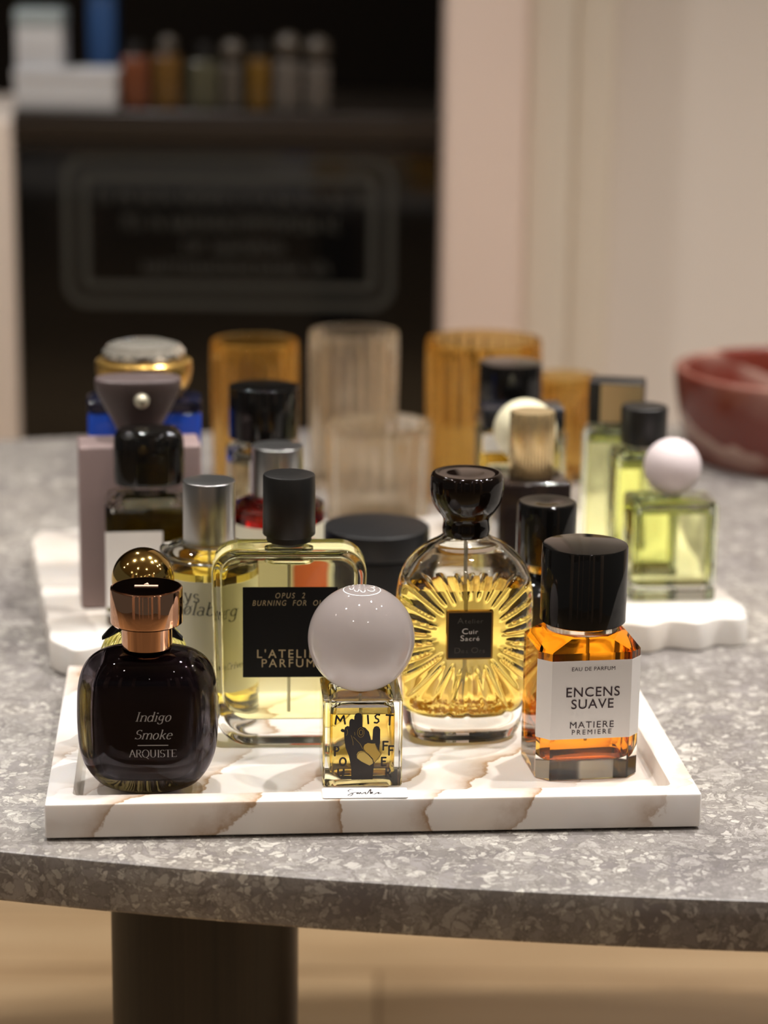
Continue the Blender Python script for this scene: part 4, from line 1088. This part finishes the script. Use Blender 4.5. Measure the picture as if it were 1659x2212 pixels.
# ---- pink ball
t = rect_bottle('square bottle of pale green perfume with matte pink ball cap, right end of tray', (0.2145, 1.6840, T2), 5, 0.0320, 0.0230, 0.0745, 0.0042, 0.0105, 0.0655, L_green, M_green, 0.004, 0.003)
MB().lathe([(0.0070, 0.0747), (0.0070, 0.0790)], 32).build('spray_neck', M_tube, t)
MB().lathe([(0.0214 * sin(radians(a)), 0.0977 - 0.0214 * cos(radians(a))) for a in range(14, 181, 6)], 64).build('ball_cap', prin('matte_pink', (0.68, 0.585, 0.585), 0.55), t, 60)
# ---- black cap right
t = rect_bottle('tall pale green bottle with plain black cap behind the pink ball cap', (0.1985, 1.7400, T2), 5, 0.0240, 0.0180, 0.0985, 0.004, 0.008, 0.086, L_green, M_green)
MB().lathe([(0.0105, 0.0987), (0.0105, 0.1028)], 32).build('spray_neck', M_silver, t)
MB().lathe(cyl_prof(0.0178, 0.1030, 0.1325, 0.0015), 48).build('cap', M_black_satin, t)
# ---- gold and black cap
t = rect_bottle('pale green bottle with black and gold rectangular cap at the right back', (0.1835, 1.8020, T2), -10, 0.0255, 0.0160, 0.1040, 0.004, 0.008, 0.092, L_green, M_green)
MB().box(-0.0215, 0.0215, -0.0150, 0.0150, 0.1075, 0.1410, 0.0015).build('cap', M_black_satin, t)
MB().box(-0.0120, 0.0212, -0.0158, -0.0152, 0.1090, 0.1395).build('cap_plate', prin('ridged_gold', (0.72, 0.53, 0.27), 0.3, 0.6), t, 0)
MB().lathe([(0.0100, 0.1042), (0.0100, 0.1072)], 32).build('spray_neck', M_silver, t)

# ================================================================== tumblers and bowl on the stone
def tumbler_mesh(r0, r1, h, wall, n=96, ribs=24, d=0.0010):
    def rg(r, z, k): return [((r + k * cos(ribs * 2 * pi * i / n)) * cos(2 * pi * i / n), (r + k * cos(ribs * 2 * pi * i / n)) * sin(2 * pi * i / n), z) for i in range(n)]
    R = [rg(r0 * 0.96, 0, 0), rg(r0, 0.002, 0)]
    for i in range(1, 9): R.append(rg(r0 + (r1 - r0) * i / 8, 0.002 + (h - 0.004) * i / 8, d if i < 8 else 0))
    R += [rg(r1 - wall * 0.3, h, 0), rg(r1 - wall * 0.8, h, 0)]
    for i in range(8, -1, -1): R.append(rg(r0 - wall + (r1 - r0) * i / 8, 0.008 + (h - 0.009) * i / 8, 0))
    return MB().loft(R)
def milky(name, col, dcol, k):
    m = glass(name, col, 1.45)
    nt = m.node_tree
    o = [n for n in nt.nodes if n.type == 'OUTPUT_MATERIAL'][0]; g = [n for n in nt.nodes if n.type == 'BSDF_GLASS'][0]
    d = N(nt, 'ShaderNodeBsdfTranslucent', Color=(*dcol, 1)); mx = N(nt, 'ShaderNodeMixShader'); mx.inputs[0].default_value = k
    L(nt, g.outputs[0], mx.inputs[1]); L(nt, d.outputs[0], mx.inputs[2]); L(nt, mx.outputs[0], o.inputs[0])
    return m
M_ambg = milky('amber_glass', (0.99, 0.88, 0.62), (0.85, 0.50, 0.14), 0.10)
M_beig = milky('beige_glass', (0.985, 0.96, 0.91), (0.85, 0.70, 0.52), 0.13)
for (x, y, r, h, m, lb) in ((-0.1195, 2.08, 0.0395, 0.143, M_ambg, 'tall amber glass tumbler behind the big black cap'),
                            (-0.0300, 2.12, 0.0410, 0.146, M_beig, 'tall pale beige glass tumbler at the back, middle of table'),
                            (0.0890, 2.08, 0.0525, 0.147, M_ambg, 'widest amber glass tumbler behind the black cap bottles'),
                            (0.1700, 2.16, 0.0290, 0.100, M_ambg, 'short slim amber tumbler right of the widest amber tumbler'),
                            (-0.0050, 1.975, 0.0460, 0.090, M_beig, 'low wide clear tumbler in front of the beige one')):
    t = thing('glass_tumbler', lb, 'tumbler', (x, y, 0.0002), 0)
    tumbler_mesh(r * 0.94, r, h, 0.0026).build('tumbler_body', m, t, 50)

M_red = marble('red_marble', (0.17, 0.034, 0.022), (0.62, 0.46, 0.38), 8.0, 2.9, (0.7, 0.3, 1.3), 0.75)
t = thing('stone_bowl', 'large round red marble bowl with white veins at right edge of table', 'bowl', (0.4180, 2.2650, 0.0002))
MB().lathe(smooth_prof([(0.108, 0.0), (0.113, 0.002), (0.122, 0.030), (0.129, 0.065), (0.1305, 0.086), (0.1285, 0.0895), (0.1225, 0.0895), (0.1190, 0.084), (0.115, 0.050), (0.105, 0.022), (0.080, 0.014), (0.010, 0.013)], 3), 96).build('bowl_body', M_red, t, 50)
